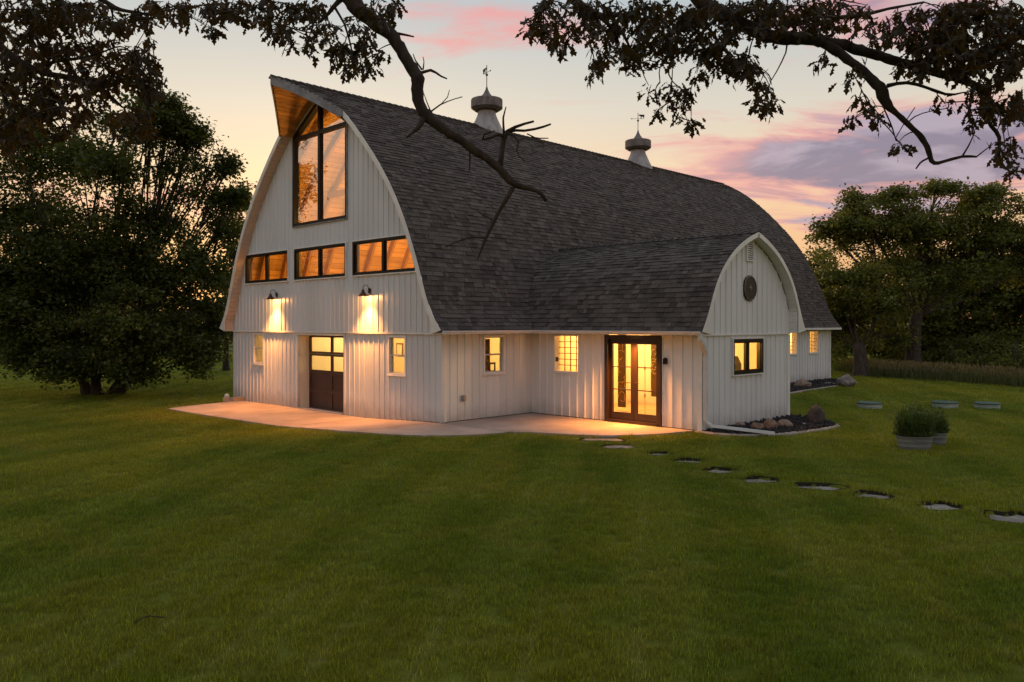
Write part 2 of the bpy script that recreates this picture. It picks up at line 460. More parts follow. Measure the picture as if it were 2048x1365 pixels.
def smooth_curve(px, pz, n=60):
    """resample a polyline by arc length after light smoothing"""
    s = np.concatenate([[0], np.cumsum(np.hypot(np.diff(px), np.diff(pz)))])
    u = np.linspace(0, s[-1], 400)
    x = np.interp(u, s, px); z = np.interp(u, s, pz)
    k = np.ones(41) / 41
    xp = np.concatenate([2 * x[0] - x[20:0:-1], x, 2 * x[-1] - x[-2:-22:-1]]); zp = np.concatenate([2 * z[0] - z[20:0:-1], z, 2 * z[-1] - z[-2:-22:-1]])
    x = np.convolve(xp, k, 'valid'); z = np.convolve(zp, k, 'valid')
    s = np.concatenate([[0], np.cumsum(np.hypot(np.diff(x), np.diff(z)))])
    u = np.linspace(0, s[-1], n)
    return np.interp(u, s, x), np.interp(u, s, z), s[-1]

MT, MZ, MLEN = smooth_curve(PT, PZ, 80)                 # main: inset from the wall line, height; eave -> ridge
VT, VZ, VLEN = smooth_curve(WA[::-1], WZ[::-1], 50)     # wing: half distance, height; eave -> ridge

def offset_curve(x, z, d):
    """shift a curve towards the inside of the roof by d"""
    tx = np.gradient(x); tz = np.gradient(z); L = np.hypot(tx, tz)
    return x + d * tz / L, z - d * tx / L
def zmain(tt): return np.interp(tt, MT, MZ)
def tmain(z): return np.interp(z, MZ, MT)
def zwing(aa): return np.interp(aa, VT[::-1], VZ[::-1])

OV, TIPX, HOODW, XBACK = -.33, -1.55, 1.72, 22.2
def xfront(y):
    k = np.clip(1 - np.abs(np.asarray(y) - HALF) / HOODW, 0, 1)
    return OV + (TIPX - OV) * k

barn = empty('barn')
tagit(barn, 'white gothic-arch barn house with charcoal shingled roof and side wing', 'barn')

# ------------------------------------------------------------------ barn: walls and siding
class Frame:
    """a wall plane: u along the wall, z up, o outwards"""
    def __init__(self, O, U, Nn): self.O = np.array(O, float); self.U = np.array(U, float); self.N = np.array(Nn, float)
    def p(self, u, z, o=0.0): return self.O + self.U * u + self.N * o + np.array([0, 0, z])
    def box(self, mb, u0, u1, z0, z1, o0, o1):
        mb.box8([self.p(u0, z0, o0), self.p(u1, z0, o0), self.p(u1, z0, o1), self.p(u0, z0, o1),
                 self.p(u0, z1, o0), self.p(u1, z1, o0), self.p(u1, z1, o1), self.p(u0, z1, o1)])
    def obox(self, name, mat, parent, u0, u1, z0, z1, o0, o1):
        mb = MB(); self.box(mb, u0, u1, z0, z1, o0, o1); return mb.build(name, mat, parent)

FG = Frame((0, 0, 0), (0, 1, 0), (-1, 0, 0))            # front gable
FS = Frame((0, 0, 0), (1, 0, 0), (0, -1, 0))            # long side
FW1 = Frame((3.14, 0, 0), (0, -1, 0), (-1, 0, 0))       # wing wall with the glass doors
FW2 = Frame((3.14, -5.19, 0), (1, 0, 0), (0, -1, 0))    # wing end wall

def gbase(u): return float(gz(-.05, u)) + .055

# openings: (u0, u1, lo(u), hi(u))
def rect(u0, u1, z0, z1): return (u0, u1, lambda u: z0, lambda u: z1, [])
PEAK = (3.95, 6.85, lambda u: 5.3, lambda u: 8.02 + (8.86 - 8.02) * (1 - abs(u - 5.4) / 1.45), [5.4])
OPEN_G_UP = [PEAK, rect(7.14, 9.9, 3.70, 4.64), rect(4.01, 6.78, 3.70, 4.64), rect(.91, 3.69, 3.70, 4.64)]
OPEN_G_LO = [rect(8.77, 9.47, 1.1, 2.10), rect(1.38, 2.14, 1.08, 2.10), rect(4.19, 6.65, -.5, 2.08)]
OPEN_S = [rect(1.35, 2.10, 1.12, 2.11), rect(17.9, 18.75, 1.16, 2.11), rect(19.9, 20.78, 1.16, 2.11)]
OPEN_W1 = [rect(.80, 1.66, 1.14, 2.12), rect(2.50, 4.15, -.5, 2.14)]
OPEN_W2 = [rect(1.30, 2.78, 1.18, 2.06)]

def strips(breaks, zlo, zhi, openings):
    """split a wall into quads between the break lines, leaving the openings out"""
    res = []
    for a0, a1 in zip(breaks[:-1], breaks[1:]):
        if a1 - a0 < 1e-6: continue
        mid = (a0 + a1) / 2
        iv = [((zlo(a0 + 1e-6), zlo(a1 - 1e-6)), (zhi(a0 + 1e-6), zhi(a1 - 1e-6)))]
        for (u0, u1, lo, hi, ex) in openings:
            if not (u0 < mid < u1): continue
            l2 = (lo(a0), lo(a1)); h2 = (hi(a0), hi(a1)); new = []
            for L, H in iv:
                if l2[0] >= H[0] or h2[0] <= L[0]: new.append((L, H)); continue
                if l2[0] > L[0]: new.append((L, l2))
                if h2[0] < H[0]: new.append((h2, H))
            iv = new
        for L, H in iv:
            if H[0] > L[0] + 1e-4 or H[1] > L[1] + 1e-4: res.append((a0, a1, L, H))
    return res

def wall_sheet(fr, u0, u1, zlo, zhi, openings, o_out, o_in, extra=()):
    br = sorted(set([u0, u1] + [b for b in np.arange(u0, u1, .3)] + [e for op in openings for e in (op[0], op[1], *op[4]) if u0 < e < u1] + list(extra)))
    mb = MB()
    for a0, a1, L, H in strips(br, zlo, zhi, openings):
        for o in (o_out, o_in):
            mb.poly([fr.p(a0, L[0], o), fr.p(a1, L[1], o), fr.p(a1, H[1], o), fr.p(a0, H[0], o)])
    return mb

def siding(fr, u0, u1, zlo, zhi, openings, parent, mat, o, pitch, rib, extra=(), name='siding_board'):
    """every board is a mesh of its own with a raised rib along one edge"""
    rw, rh, minor = rib
    n = max(1, round((u1 - u0) / pitch)); pitch = (u1 - u0) / n
    for i in range(n):
        b0 = u0 + i * pitch; b1 = b0 + pitch
        prof = [(0, .0), (rw * .28, rh), (rw * .72, rh), (rw, 0)]
        for k in (1, 2):
            if minor: c = rw + (pitch - rw) * k / 3; prof += [(c - .012, 0), (c - .005, minor), (c + .005, minor), (c + .012, 0)]
        prof.append((pitch, 0))
        br = sorted(set([b0 + q[0] for q in prof] + [e for op in openings for e in (op[0], op[1], *op[4]) if b0 < e < b1] + [e for e in extra if b0 < e < b1]))
        px_, ph_ = [b0 + q[0] for q in prof], [q[1] for q in prof]
        hh = lambda u: o + float(np.interp(u, px_, ph_))
        pieces = []                       # a board cut by a window falls into separate pieces
        for a0, a1, L, H in strips(br, zlo, zhi, openings):
            quad = [fr.p(a0, L[0], hh(a0)), fr.p(a1, L[1], hh(a1)), fr.p(a1, H[1], hh(a1)), fr.p(a0, H[0], hh(a0))]
            hit = [q for q in pieces if any(abs(e - a0) < 1e-9 and lo < H[0] - 1e-6 and hi > L[0] + 1e-6 for e, lo, hi in q[1])]
            if not hit: pieces.append(hit := [MB(), []]); hit = [hit]
            q = hit[0]
            for other in hit[1:]:
                for f_ in other[0].f: q[0].poly([other[0].v[i_] for i_ in f_])
                q[1] += other[1]; pieces.remove(other)
            q[0].poly(quad); q[1].append((a1, L[1], H[1]))
        for q in pieces: q[0].build(name, mat, parent)

BELT = 2.15
def ztop_g(u):
    tt = min(u, WID - u)
    return float(zmain(tt - .07)) - .10
gable_wall = wall_sheet(FG, .02, WID - .02, gbase, ztop_g, OPEN_G_UP + OPEN_G_LO, -.03, -.16).build('gable_wall', M['cream'], barn)
RIB_G = (.055, .022, .004)
siding(FG, 0, WID, gbase, lambda u: BELT, OPEN_G_LO, gable_wall, M['siding'], 0.0, .2286, RIB_G, name='siding_panel')
siding(FG, .0, WID, lambda u: BELT + .03, ztop_g, OPEN_G_UP, gable_wall, M['siding'], .035, .2286, RIB_G, name='siding_panel')
mb = MB(); FG.box(mb, -.03, WID + .03, BELT - .012, BELT + .028, -.02, .062); mb.build('belt_trim', M['trim'], gable_wall)
RIB_S = (.034, .022, 0)
side_wall = wall_sheet(FS, .02, 3.13, lambda u: .03, lambda u: 2.66, OPEN_S, -.03, -.16).build('side_wall', M['cream'], barn)
siding(FS, 0, 3.14, lambda u: .03, lambda u: 2.16, OPEN_S, side_wall, M['siding_wood'], 0.0, .247, RIB_S)
side_wall2 = wall_sheet(FS, 3.13, LEN - .02, lambda u: 2.22 if u < 7.36 else -.05, lambda u: 2.66, OPEN_S, -.03, -.16).build('side_wall', M['cream'], barn)
siding(FS, 7.36, LEN, lambda u: .0, lambda u: 2.16, OPEN_S, side_wall2, M['siding_wood'], 0.0, .247, RIB_S)
wing_wall = wall_sheet(FW1, .02, 5.17, lambda u: .03, lambda u: 2.3, OPEN_W1, -.03, -.14).build('wing_wall', M['cream'], barn)
siding(FW1, 0, 5.19, lambda u: .03, lambda u: 2.16, OPEN_W1, wing_wall, M['siding_wood'], 0.0, .26, (.05, .024, 0))
def ztop_w(u): return float(zwing(min(abs(u - WHALF) + .09, 2.45))) - .09
wing_end = wall_sheet(FW2, .02, 2 * WHALF - .02, lambda u: .0, ztop_w, OPEN_W2, -.03, -.14, (WHALF,)).build('wing_end_wall', M['cream'], barn)
siding(FW2, 0, 2 * WHALF, lambda u: -.02, lambda u: BELT - .01, OPEN_W2, wing_end, M['siding_wood'], 0.0, .246, RIB_S)
siding(FW2, 0, 2 * WHALF, lambda u: BELT + .02, ztop_w, OPEN_W2, wing_end, M['siding_wood'], .03, .246, RIB_S, (WHALF,))
mb = MB(); FW2.box(mb, -.03, 2 * WHALF + .03, BELT - .02, BELT + .02, -.02, .05); mb.build('belt_trim', M['trim'], wing_end)
# plain walls on the sides that face away
mb = MB(); mb.box(7.20, 7.33, -5.17, -.02, -.05, 2.3); mb.build('wing_wall', M['siding_wood'], barn)
mb = MB(); mb.box(.02, LEN - .02, WID - .15, WID - .02, -.3, 2.62); mb.build('side_wall', M['siding_wood'], barn)
FB = Frame((LEN, 0, 0), (0, 1, 0), (1, 0, 0))
mbb = wall_sheet(FB, .02, WID - .02, lambda u: -.3, ztop_g, [], 0, -.12); mbb.build('gable_wall', M['siding_wood'], barn)
# corner boards and foundation strips
for fr, u0, u1, z1 in ((FG, -.035, .055, BELT - .02), (FG, WID - .055, WID + .035, BELT - .02)):
    mb = MB(); fr.box(mb, u0, u1, gbase(max(u0, 0)), z1, -.05, .034); mb.build('corner_trim', M['siding'], barn)
for fr, u0, u1, z0, z1 in ((FS, -.03, .12, .03, 2.15), (FW1, 5.10, 5.22, .03, 2.16), (FW2, -.032, .10, -.02, 2.125), (FW2, 4.08, 4.22, -.04, 2.125), (FS, 21.85, 21.98, -.03, 2.15)):
    mb = MB(); fr.box(mb, u0, u1, z0, z1, -.06, .031); mb.build('corner_trim', M['trim'], barn)
for fr, u0, u1 in ((FS, 0, 3.14), (FW1, 0, 5.19), (FW2, 0, 4.19), (FS, 7.36, LEN)):
    mb = MB(); fr.box(mb, u0, u1, -.20, .034, -.1, -.004 - .001 * (fr is FW1)); mb.build('foundation', M['foundation'], barn)
mb = MB()
for k in range(36):
    a0, a1 = WID * k / 36, WID * (k + 1) / 36
    if 4.1 < (a0 + a1) / 2 < 6.7: continue
    mb.poly([FG.p(a0, gbase(a0) - .2, .002), FG.p(a1, gbase(a1) - .2, .002), FG.p(a1, gbase(a1) + .012, .002), FG.p(a0, gbase(a0) + .012, .002)])
mb.build('foundation', M['foundation'], barn)

# ------------------------------------------------------------------ barn: windows and doors
def frame_ring(fr, mb, u0, u1, z0, z1, wd, o0, o1):
    fr.box(mb, u0, u1, z0, z0 + wd, o0, o1); fr.box(mb, u0, u1, z1 - wd, z1, o0, o1)
    fr.box(mb, u0, u0 + wd, z0 + wd, z1 - wd, o0, o1); fr.box(mb, u1 - wd, u1, z0 + wd, z1 - wd, o0, o1)

def pane(fr, parent, pts, o, glass='glass'):
    mb = MB(); mb.poly([fr.p(u, z, o) for u, z in pts]); return mb.build('pane', M[glass], parent)

def slider(fr, u0, u1, z0, z1, mat, trim, parent, wd=.055, out=.045, label=None):
    """two light window with a centre mullion"""
    mb = MB(); frame_ring(fr, mb, u0, u1, z0, z1, wd, -.10, out)
    c = (u0 + u1) / 2
    wn = mb.build('window', mat, parent)
    if label: wn['label'] = label
    mb = MB(); fr.box(mb, c - .045, c + .045, z0 + wd, z1 - wd, -.07, out - .006); mb.build('mullion', mat, wn)
    for a0, a1 in ((u0 + wd, c - .045), (c + .045, u1 - wd)):
        mb = MB(); frame_ring(fr, mb, a0, a1, z0 + wd, z1 - wd, .03, -.05, out - .03); mb.build('sash', mat, wn)
        pane(fr, wn, [(a0 + .03, z0 + wd + .03), (a1 - .03, z0 + wd + .03), (a1 - .03, z1 - wd - .03), (a0 + .03, z1 - wd - .03)], -.01)
    mb = MB(); frame_ring(fr, mb, u0 - .03, u1 + .03, z0 - .03, z1 + .03, .03, -.02, out + .012); mb.build('window_trim', trim, wn)
    return wn

def hung(fr, u0, u1, z0, z1, parent, tw=.055, frame='trim', out=.028, sash='grey_frame'):
    """double hung window with white casing"""
    mb = MB(); frame_ring(fr, mb, u0 - .02, u1 + .02, z0 - .03, z1 + .03, tw, -.12, out)
    wn = mb.build('window', M[frame], parent)
    fr.obox('sill', M[frame], wn, u0 - .045, u1 + .045, z0 - .052, z0 - .032, -.05, out + .02)
    zm = (z0 + z1) / 2
    e = tw - .02
    for k, (a, b, o) in enumerate(((zm - .02, z1 - e + .028, -.025), (z0 + e - .025, zm + .02, -.055))):
        mb = MB(); frame_ring(fr, mb, u0 + e, u1 - e, a, b, .034, o - .014, o + .014); s = mb.build('sash', M[sash], wn)
        pane(fr, wn, [(u0 + e + .034, a + .034), (u1 - e - .034, a + .034), (u1 - e - .034, b - .034), (u0 + e + .034, b - .034)], o, 'glass_clear')
    return wn

def gridwin(fr, u0, u1, z0, z1, parent, cols, rows, recess):
    """deep white reveal with a leaded grid set far in"""
    mb = MB(); frame_ring(fr, mb, u0 - .03, u1 + .03, z0 - .03, z1 + .03, .035, -recess - .05, .022)
    wn = mb.build('window', M['trim'], parent)
    fr.obox('sill', M['trim'], wn, u0 - .04, u1 + .04, z0 - .055, z0 - .031, -.05, .045)
    o = -recess
    mb = MB()
    a0, a1, b0, b1 = u0 + .005, u1 - .005, z0 + .005, z1 - .005
    for i in range(1, cols):
        c = a0 + (a1 - a0) * i / cols; fr.box(mb, c - .009, c + .009, b0, b1, o - .012, o + .012)
    for j in range(1, rows):
        c = b0 + (b1 - b0) * j / rows; fr.box(mb, a0, a1, c - .008, c + .008, o - .010, o + .010)
    mb.build('muntin_grid', M['item_wood'], wn)
    for i in range(cols):
        for j in range(rows):
            x0 = a0 + (a1 - a0) * i / cols + .009; x1 = a0 + (a1 - a0) * (i + 1) / cols - .009
            y0 = b0 + (b1 - b0) * j / rows + .008; y1 = b0 + (b1 - b0) * (j + 1) / rows - .008
            pane(fr, wn, [(x0, y0), (x1, y0), (x1, y1), (x0, y1)], o, 'glass_clear')
    return wn

FGU = Frame((-.035, 0, 0), (0, 1, 0), (-1, 0, 0))
for u0, u1 in ((7.15, 9.89), (4.02, 6.77), (.92, 3.68)):
    slider(FGU, u0, u1, 3.71, 4.63, M['black_frame'], M['trim'], gable_wall)
# tall peaked window
def ring_poly(fr, mb, outer, inner, o0, o1):
    n = len(outer)
    for i in range(n):
        j = (i + 1) % n
        mb.box8([fr.p(*outer[i], o0), fr.p(*outer[j], o0), fr.p(*inner[j], o0), fr.p(*inner[i], o0),
                 fr.p(*outer[i], o1), fr.p(*outer[j], o1), fr.p(*inner[j], o1), fr.p(*inner[i], o1)])
PO = [(3.96, 5.31), (6.84, 5.31), (6.84, 8.02), (5.4, 8.85), (3.96, 8.02)]
PI = [(4.04, 5.39), (6.76, 5.39), (6.76, 7.97), (5.4, 8.755), (4.04, 7.97)]
PX = [(3.93, 5.28), (6.87, 5.28), (6.87, 8.04), (5.4, 8.885), (3.93, 8.04)]
mb = MB(); ring_poly(FGU, mb, PO, PI, -.11, .05); peak = mb.build('window', M['black_frame'], gable_wall)
mb = MB(); ring_poly(FGU, mb, PX, PO, -.03, .058); mb.build('window_trim', M['fascia_grey'], peak)
FGU.obox('mullion', M['black_frame'], peak, 5.345, 5.455, 5.39, 8.745, -.08, .044)
for a0, a1 in ((4.04, 5.345), (5.455, 6.76)):
    FGU.obox('transom', M['black_frame'], peak, a0, a1, 7.86, 7.975, -.08, .04)
    pane(FGU, peak, [(a0, 5.39), (a1, 5.39), (a1, 7.86), (a0, 7.86)], -.02, 'glass_peak')
pane(FGU, peak, [(4.05, 7.975), (5.345, 7.975), (5.345, 8.72)], -.02, 'glass_peak')
pane(FGU, peak, [(5.455, 7.975), (6.75, 7.975), (5.455, 8.72)], -.02, 'glass_peak')

hung(FG, 8.79, 9.45, 1.13, 2.07, gable_wall)
hung(FG, 1.40, 2.12, 1.11, 2.07, gable_wall)
hung(FS, 1.37, 2.08, 1.15, 2.08, side_wall)
gridwin(FW1, .83, 1.63, 1.17, 2.09, wing_wall, 4, 6, .16)
gridwin(FS, 17.93, 18.72, 1.19, 2.08, side_wall2, 3, 6, .14)
gridwin(FS, 19.93, 20.75, 1.19, 2.08, side_wall2, 3, 6, .14)
slider(FW2, 1.32, 2.76, 1.20, 2.04, M['black_frame'], M['trim'], wing_end, wd=.07)

# recessed overhead door
DX = .37
FD = Frame((DX, 0, 0), (0, 1, 0), (-1, 0, 0))
mb = MB()
mb.poly([(0.0, 6.655, -.25), (DX, 6.655, -.25), (DX, 6.655, 2.09), (0.0, 6.655, 2.09)])
mb.poly([(0.0, 4.185, -.25), (DX, 4.185, -.25), (DX, 4.185, 2.09), (0.0, 4.185, 2.09)])
mb.poly([(0.0, 4.185, 2.085), (DX, 4.185, 2.085), (DX, 6.655, 2.085), (0.0, 6.655, 2.085)])
reveal = mb.build('door_reveal', M['cream'], gable_wall)
mb = MB(); frame_ring(FG, mb, 4.13, 6.71, -.16, 2.13, .058, -.06, .036); mb.build('door_trim', M['siding'], gable_wall)
z0d, z1d = -.155, 2.06
SECT = [(z0d, .40), (.40, .955), (.955, 1.51), (1.51, z1d)]
cols = [(4.19, 5.42), (5.42, 6.65)]
mb = MB(); FD.box(mb, 4.19, 6.65, z0d, z0d + .02, -.05, .0); gd = mb.build('garage_door', M['door_brown'], gable_wall)
for si, (a, b) in enumerate(SECT):
    sec = MB()
    FD.box(sec, 4.19, 6.65, a + .003, a + .065, -.045, .012); FD.box(sec, 4.19, 6.65, b - .065, b - .003, -.045, .012)
    for ci in range(3):
        c = 4.19 + 1.23 * ci; l, r = (c, c + .07) if ci == 0 else ((c - .07, c) if ci == 2 else (c - .04, c + .04))
        FD.box(sec, l, r, a + .065, b - .065, -.045, .012)
    sec.build('door_section', M['door_brown'], gd)
    for ci, (l, r) in enumerate(cols):
        l2 = l + (.07 if ci == 0 else .04); r2 = r - (.07 if ci == 1 else .04)
        if si >= 2: pane(FD, gd, [(l2, a + .065), (r2, a + .065), (r2, b - .065), (l2, b - .065)], -.02, 'glass_clear')
        else: FD.obox('door_panel', M['door_brown'], gd, l2, r2, a + .065, b - .065, -.035, -.012)

# double glass doors on the wing
mb = MB()
FW1.box(mb, 2.50, 2.60, .03, 2.13, -.13, .05); FW1.box(mb, 4.05, 4.15, .03, 2.13, -.13, .05); FW1.box(mb, 2.60, 4.05, 2.03, 2.13, -.13, .05)
fd = mb.build('french_door', M['brown_frame'], wing_wall)
FW1.obox('threshold', M['brown_frame'], fd, 2.60, 4.05, .005, .075, -.13, .07)
for a0, a1, hs in ((2.60, 3.322, 1), (3.328, 4.05, -1)):
    mb = MB(); fw_ = .088
    FW1.box(mb, a0, a1, .075, .26, -.09, -.035); FW1.box(mb, a0, a1, 1.91, 2.03, -.09, -.035)
    FW1.box(mb, a0, a0 + fw_, .26, 1.91, -.09, -.035); FW1.box(mb, a1 - fw_, a1, .26, 1.91, -.09, -.035)
    leaf = mb.build('door_leaf', M['brown_frame'], fd)
    b0, b1 = a0 + fw_, a1 - fw_
    zz = [.26, .81, 1.36, 1.91]
    for k in range(3):
        pane(FW1, leaf, [(b0, zz[k] + .012 * (k > 0)), (b1, zz[k] + .012 * (k > 0)), (b1, zz[k + 1] - .012 * (k < 2)), (b0, zz[k + 1] - .012 * (k < 2))], -.06, 'glass_clear')
    for k in (1, 2): FW1.obox('muntin', M['brown_frame'], leaf, b0, b1, zz[k] - .012, zz[k] + .012, -.075, -.045)
    hx = a1 - .055 if hs > 0 else a0 + .055
    mb = MB(); mb.tube([FW1.p(hx, .99, -.035), FW1.p(hx, .99, .02), FW1.p(hx - hs * .13, .985, .025)], .009, 6)
    mb.build('handle', M['iron'], leaf)

# ------------------------------------------------------------------ barn: roof
def set_tone(me, val):
    at = me.attributes.new('tone', 'FLOAT', 'POINT'); at.data.foreach_set('value', np.asarray(val, np.float32))

def tone_mesh(name, verts, faces, tones, mat, smooth=False):
    me = mesh(name, verts, faces, mat, smooth); set_tone(me, tones); return me

def mainpt(s, x, lift=0.0):
    u = np.interp(s, [0, MLEN], [0, len(MT) - 1]); k = int(min(u, len(MT) - 2)); fq = u - k
    tt = MT[k] + (MT[k + 1] - MT[k]) * fq; z = MZ[k] + (MZ[k + 1] - MZ[k]) * fq
    dtt, dz_ = MT[k + 1] - MT[k], MZ[k + 1] - MZ[k]; L = math.hypot(dtt, dz_)
    return np.array([x, tt - dz_ / L * lift, z + dtt / L * lift])
def wingpt(s, y, lift=0.0):
    u = np.interp(s, [0, VLEN], [0, len(VT) - 1]); k = int(min(u, len(VT) - 2)); fq = u - k
    aa = VT[k] + (VT[k + 1] - VT[k]) * fq; z = VZ[k] + (VZ[k + 1] - VZ[k]) * fq
    da, dz_ = VT[k + 1] - VT[k], VZ[k + 1] - VZ[k]; L = math.hypot(da, dz_)
    return np.array([WCX - aa - dz_ / L * lift, y, z + abs(da) / L * lift])

# roof deck
mb = MB()
yy = np.concatenate([MT, (WID - MT)[::-1][1:]]); zz2 = np.concatenate([MZ, MZ[::-1][1:]])
for k in range(len(yy) - 1):
    xa, xb = float(xfront(yy[k])), float(xfront(yy[k + 1]))
    mb.poly([(xa, yy[k], zz2[k]), (XBACK, yy[k], zz2[k]), (XBACK, yy[k + 1], zz2[k + 1]), (xb, yy[k + 1], zz2[k + 1])])
roof = mb.build('roof', M['underlay'], barn)
roof['label'] = 'curved charcoal shingled barn roof with pointed hood'
mb = MB()
for k in range(len(VT) - 1):
    for sgn in (-1, 1):
        mb.poly([(WCX + sgn * VT[k], -5.44, VZ[k]), (WCX + sgn * VT[k + 1], -5.44, VZ[k + 1]), (WCX + sgn * VT[k + 1], 1.4, VZ[k + 1]), (WCX + sgn * VT[k], 1.4, VZ[k])])
wing_roof = mb.build('wing_roof', M['shingle'], barn)
set_tone(wing_roof.data, np.full(len(wing_roof.data.vertices), .5))

def shingle_geom(fn, s0, s1, c0, c1, th):
    """a tab: butt raised, head tucked under the next course"""
    return [fn(s0, c0, th), fn(s0, c1, th), fn(s1, c1, .004), fn(s1, c0, .004), fn(s0, c0, -.004), fn(s0, c1, -.004)]
SH_F = [(0, 1, 2, 3), (4, 5, 1, 0), (4, 0, 3), (1, 5, 2)]

def lay(fn, total, lo, hi, expo):
    """all tabs of one slope as (verts, tone)"""
    tabs = []
    rows = int(total / expo)
    for r in range(rows + 1):
        s0 = r * expo; s1 = min(s0 + expo + .02, total)
        if s1 - s0 < .03: continue
        smid = min(s0 + expo * .5, total)
        c = lo(smid) - random.random() * .3; end = hi(smid)
        while c < end:
            wd_ = random.choice((.10, .13, .16, .20, .24, .30))
            a_, b_ = max(c, lo(smid)), min(c + wd_ - .004, end)
            c += wd_
            if b_ - a_ < .02: continue
            tone = min(1, max(0, random.gauss(.45, .26)))
            th = random.choice((.013, .017, .024, .030))
            tabs.append((shingle_geom(fn, s0 + random.uniform(-.004, .004), s1, a_, b_, th), tone))
    return tabs

def depth_of(v): return float((np.array(v) - CAM) @ FW)
tabs = lay(lambda s, x, l: mainpt(s, x, l), MLEN, lambda s: float(xfront(mainpt(s, 0)[1])) - .015, lambda s: XBACK + .02, .128)
# leave out the tabs that lie inside the wing's roof
def inside_wing(g):
    q = (np.array(g[0]) + np.array(g[2])) / 2
    return abs(q[0] - WCX) < 2.6 and q[2] < zwing(abs(q[0] - WCX)) - .15
tabs = [tb for tb in tabs if not inside_wing(tb[0])]
wtabs = lay(lambda s, y, l: wingpt(s, y, l), VLEN, lambda s: -5.46, lambda s: float(tmain(wingpt(s, 0)[2])) + .03, .128)

def emit_tabs(tabs, parent, n_single):
    tabs = sorted(tabs, key=lambda tb: depth_of(tb[0][0]))
    for g, tone in tabs[:n_single]:
        obj('shingle', tone_mesh('shingle', g, SH_F, [tone] * 6, M['shingle']), parent)
    V, F, T = [], [], []
    for g, tone in tabs[n_single:]:
        b = len(V); V += g; F += [tuple(b + i for i in f) for f in SH_F]; T += [tone] * 6
    o = obj('shingles', tone_mesh('shingles', V, F, T, M['shingle']), parent); o['kind'] = 'stuff'
emit_tabs(tabs, roof, 300)
emit_tabs(wtabs, wing_roof, 300)
# far slope in plain felt shingles, ridge caps
mb = MB()
for k in range(len(MT) - 1):
    mb.poly([(float(xfront(WID - MT[k])) - .01, WID - MT[k] + .012, MZ[k] + .012), (XBACK, WID - MT[k] + .012, MZ[k] + .012), (XBACK, WID - MT[k + 1] + .004, MZ[k + 1] + .014), (float(xfront(WID - MT[k + 1])) - .01, WID - MT[k + 1] + .004, MZ[k + 1] + .014)])
o = mb.build('rear_slope', M['shingle'], roof); set_tone(o.data, np.full(len(o.data.vertices), .5))
V, F, T = [], [], []
x = TIPX - .02
while x < XBACK:
    b = len(V); l_ = .02; z_ = RIDGE + .03
    V += [(x, HALF - .15, z_ - .085 + l_), (x, HALF, z_ + l_), (x, HALF + .15, z_ - .085 + l_), (x + .24, HALF - .15, z_ - .09), (x + .24, HALF, z_), (x + .24, HALF + .15, z_ - .09)]
    F += [(b, b + 1, b + 4, b + 3), (b + 1, b + 2, b + 5, b + 4)]; T += [random.uniform(.2, .6)] * 6; x += .22
o = obj('ridge_cap', tone_mesh('ridge_cap', V, F, T, M['shingle']), roof); o['kind'] = 'stuff'
V, F, T = [], [], []
y = -5.46
while y < 1.2:
    b = len(V); z_ = WRIDGE + .03
    V += [(WCX - .14, y, z_ - .03), (WCX, y, z_ + .02), (WCX + .14, y, z_ - .03), (WCX - .14, y + .22, z_ - .045), (WCX, y + .22, z_), (WCX + .14, y + .22, z_ - .045)]
    F += [(b, b + 1, b + 4, b + 3), (b + 1, b + 2, b + 5, b + 4)]; T += [random.uniform(.2, .6)] * 6; y += .2
o = obj('ridge_cap', tone_mesh('ridge_cap', V, F, T, M['shingle']), wing_roof); o['kind'] = 'stuff'

# rake boards: a band under the roof edge, flaring out at the eave
def rake(ptfun, curve, wcl, name, mat, parent, band=.13, o0=0.0, o1=.03):
    """ptfun(t, z, off) -> xyz"""
    x, z = curve; xi, zi = offset_curve(x, z, band)
    xi = np.maximum(xi, wcl)
    mb = MB(); n = len(x)
    for k in range(n - 1):
        pts = []
        for off in (o0, o1):
            pts += [ptfun(x[k], z[k] + .006, off), ptfun(x[k + 1], z[k + 1] + .006, off), ptfun(xi[k + 1], zi[k + 1], off), ptfun(xi[k], zi[k], off)]
        mb.box8(pts)
    return mb.build(name, mat, parent)
hood_k = int(np.searchsorted(MT, HALF - HOODW))
cur = (MT[:hood_k + 1], MZ[:hood_k + 1])
for side in (0, 1):
    f_ = (lambda tt, z, off, s=side: (OV - off, tt if s == 0 else WID - tt, z))
    rake(f_, cur, -.02, 'rake_board', M['trim'], barn)
    f_ = (lambda tt, z, off, s=side: (XBACK - .03 + off, tt if s == 0 else WID - tt, z))
    rake(f_, (MT, MZ), -.02, 'rake_board', M['trim'], barn)
    f_ = (lambda aa, z, off, s=side: (WCX + (-aa if s == 0 else aa), -5.44 - off, z))
    # wing curve works in half distances: turn it so that "inside" is towards the centre line
    x, z = 2.5 - VT, VZ
    f2 = (lambda tt, z, off, s=side: (WCX + (-1 if s == 0 else 1) * (2.5 - tt), -5.44 - off, z))
    rake(f2, (x, z), .40, 'rake_board', M['trim'], barn, band=.10)
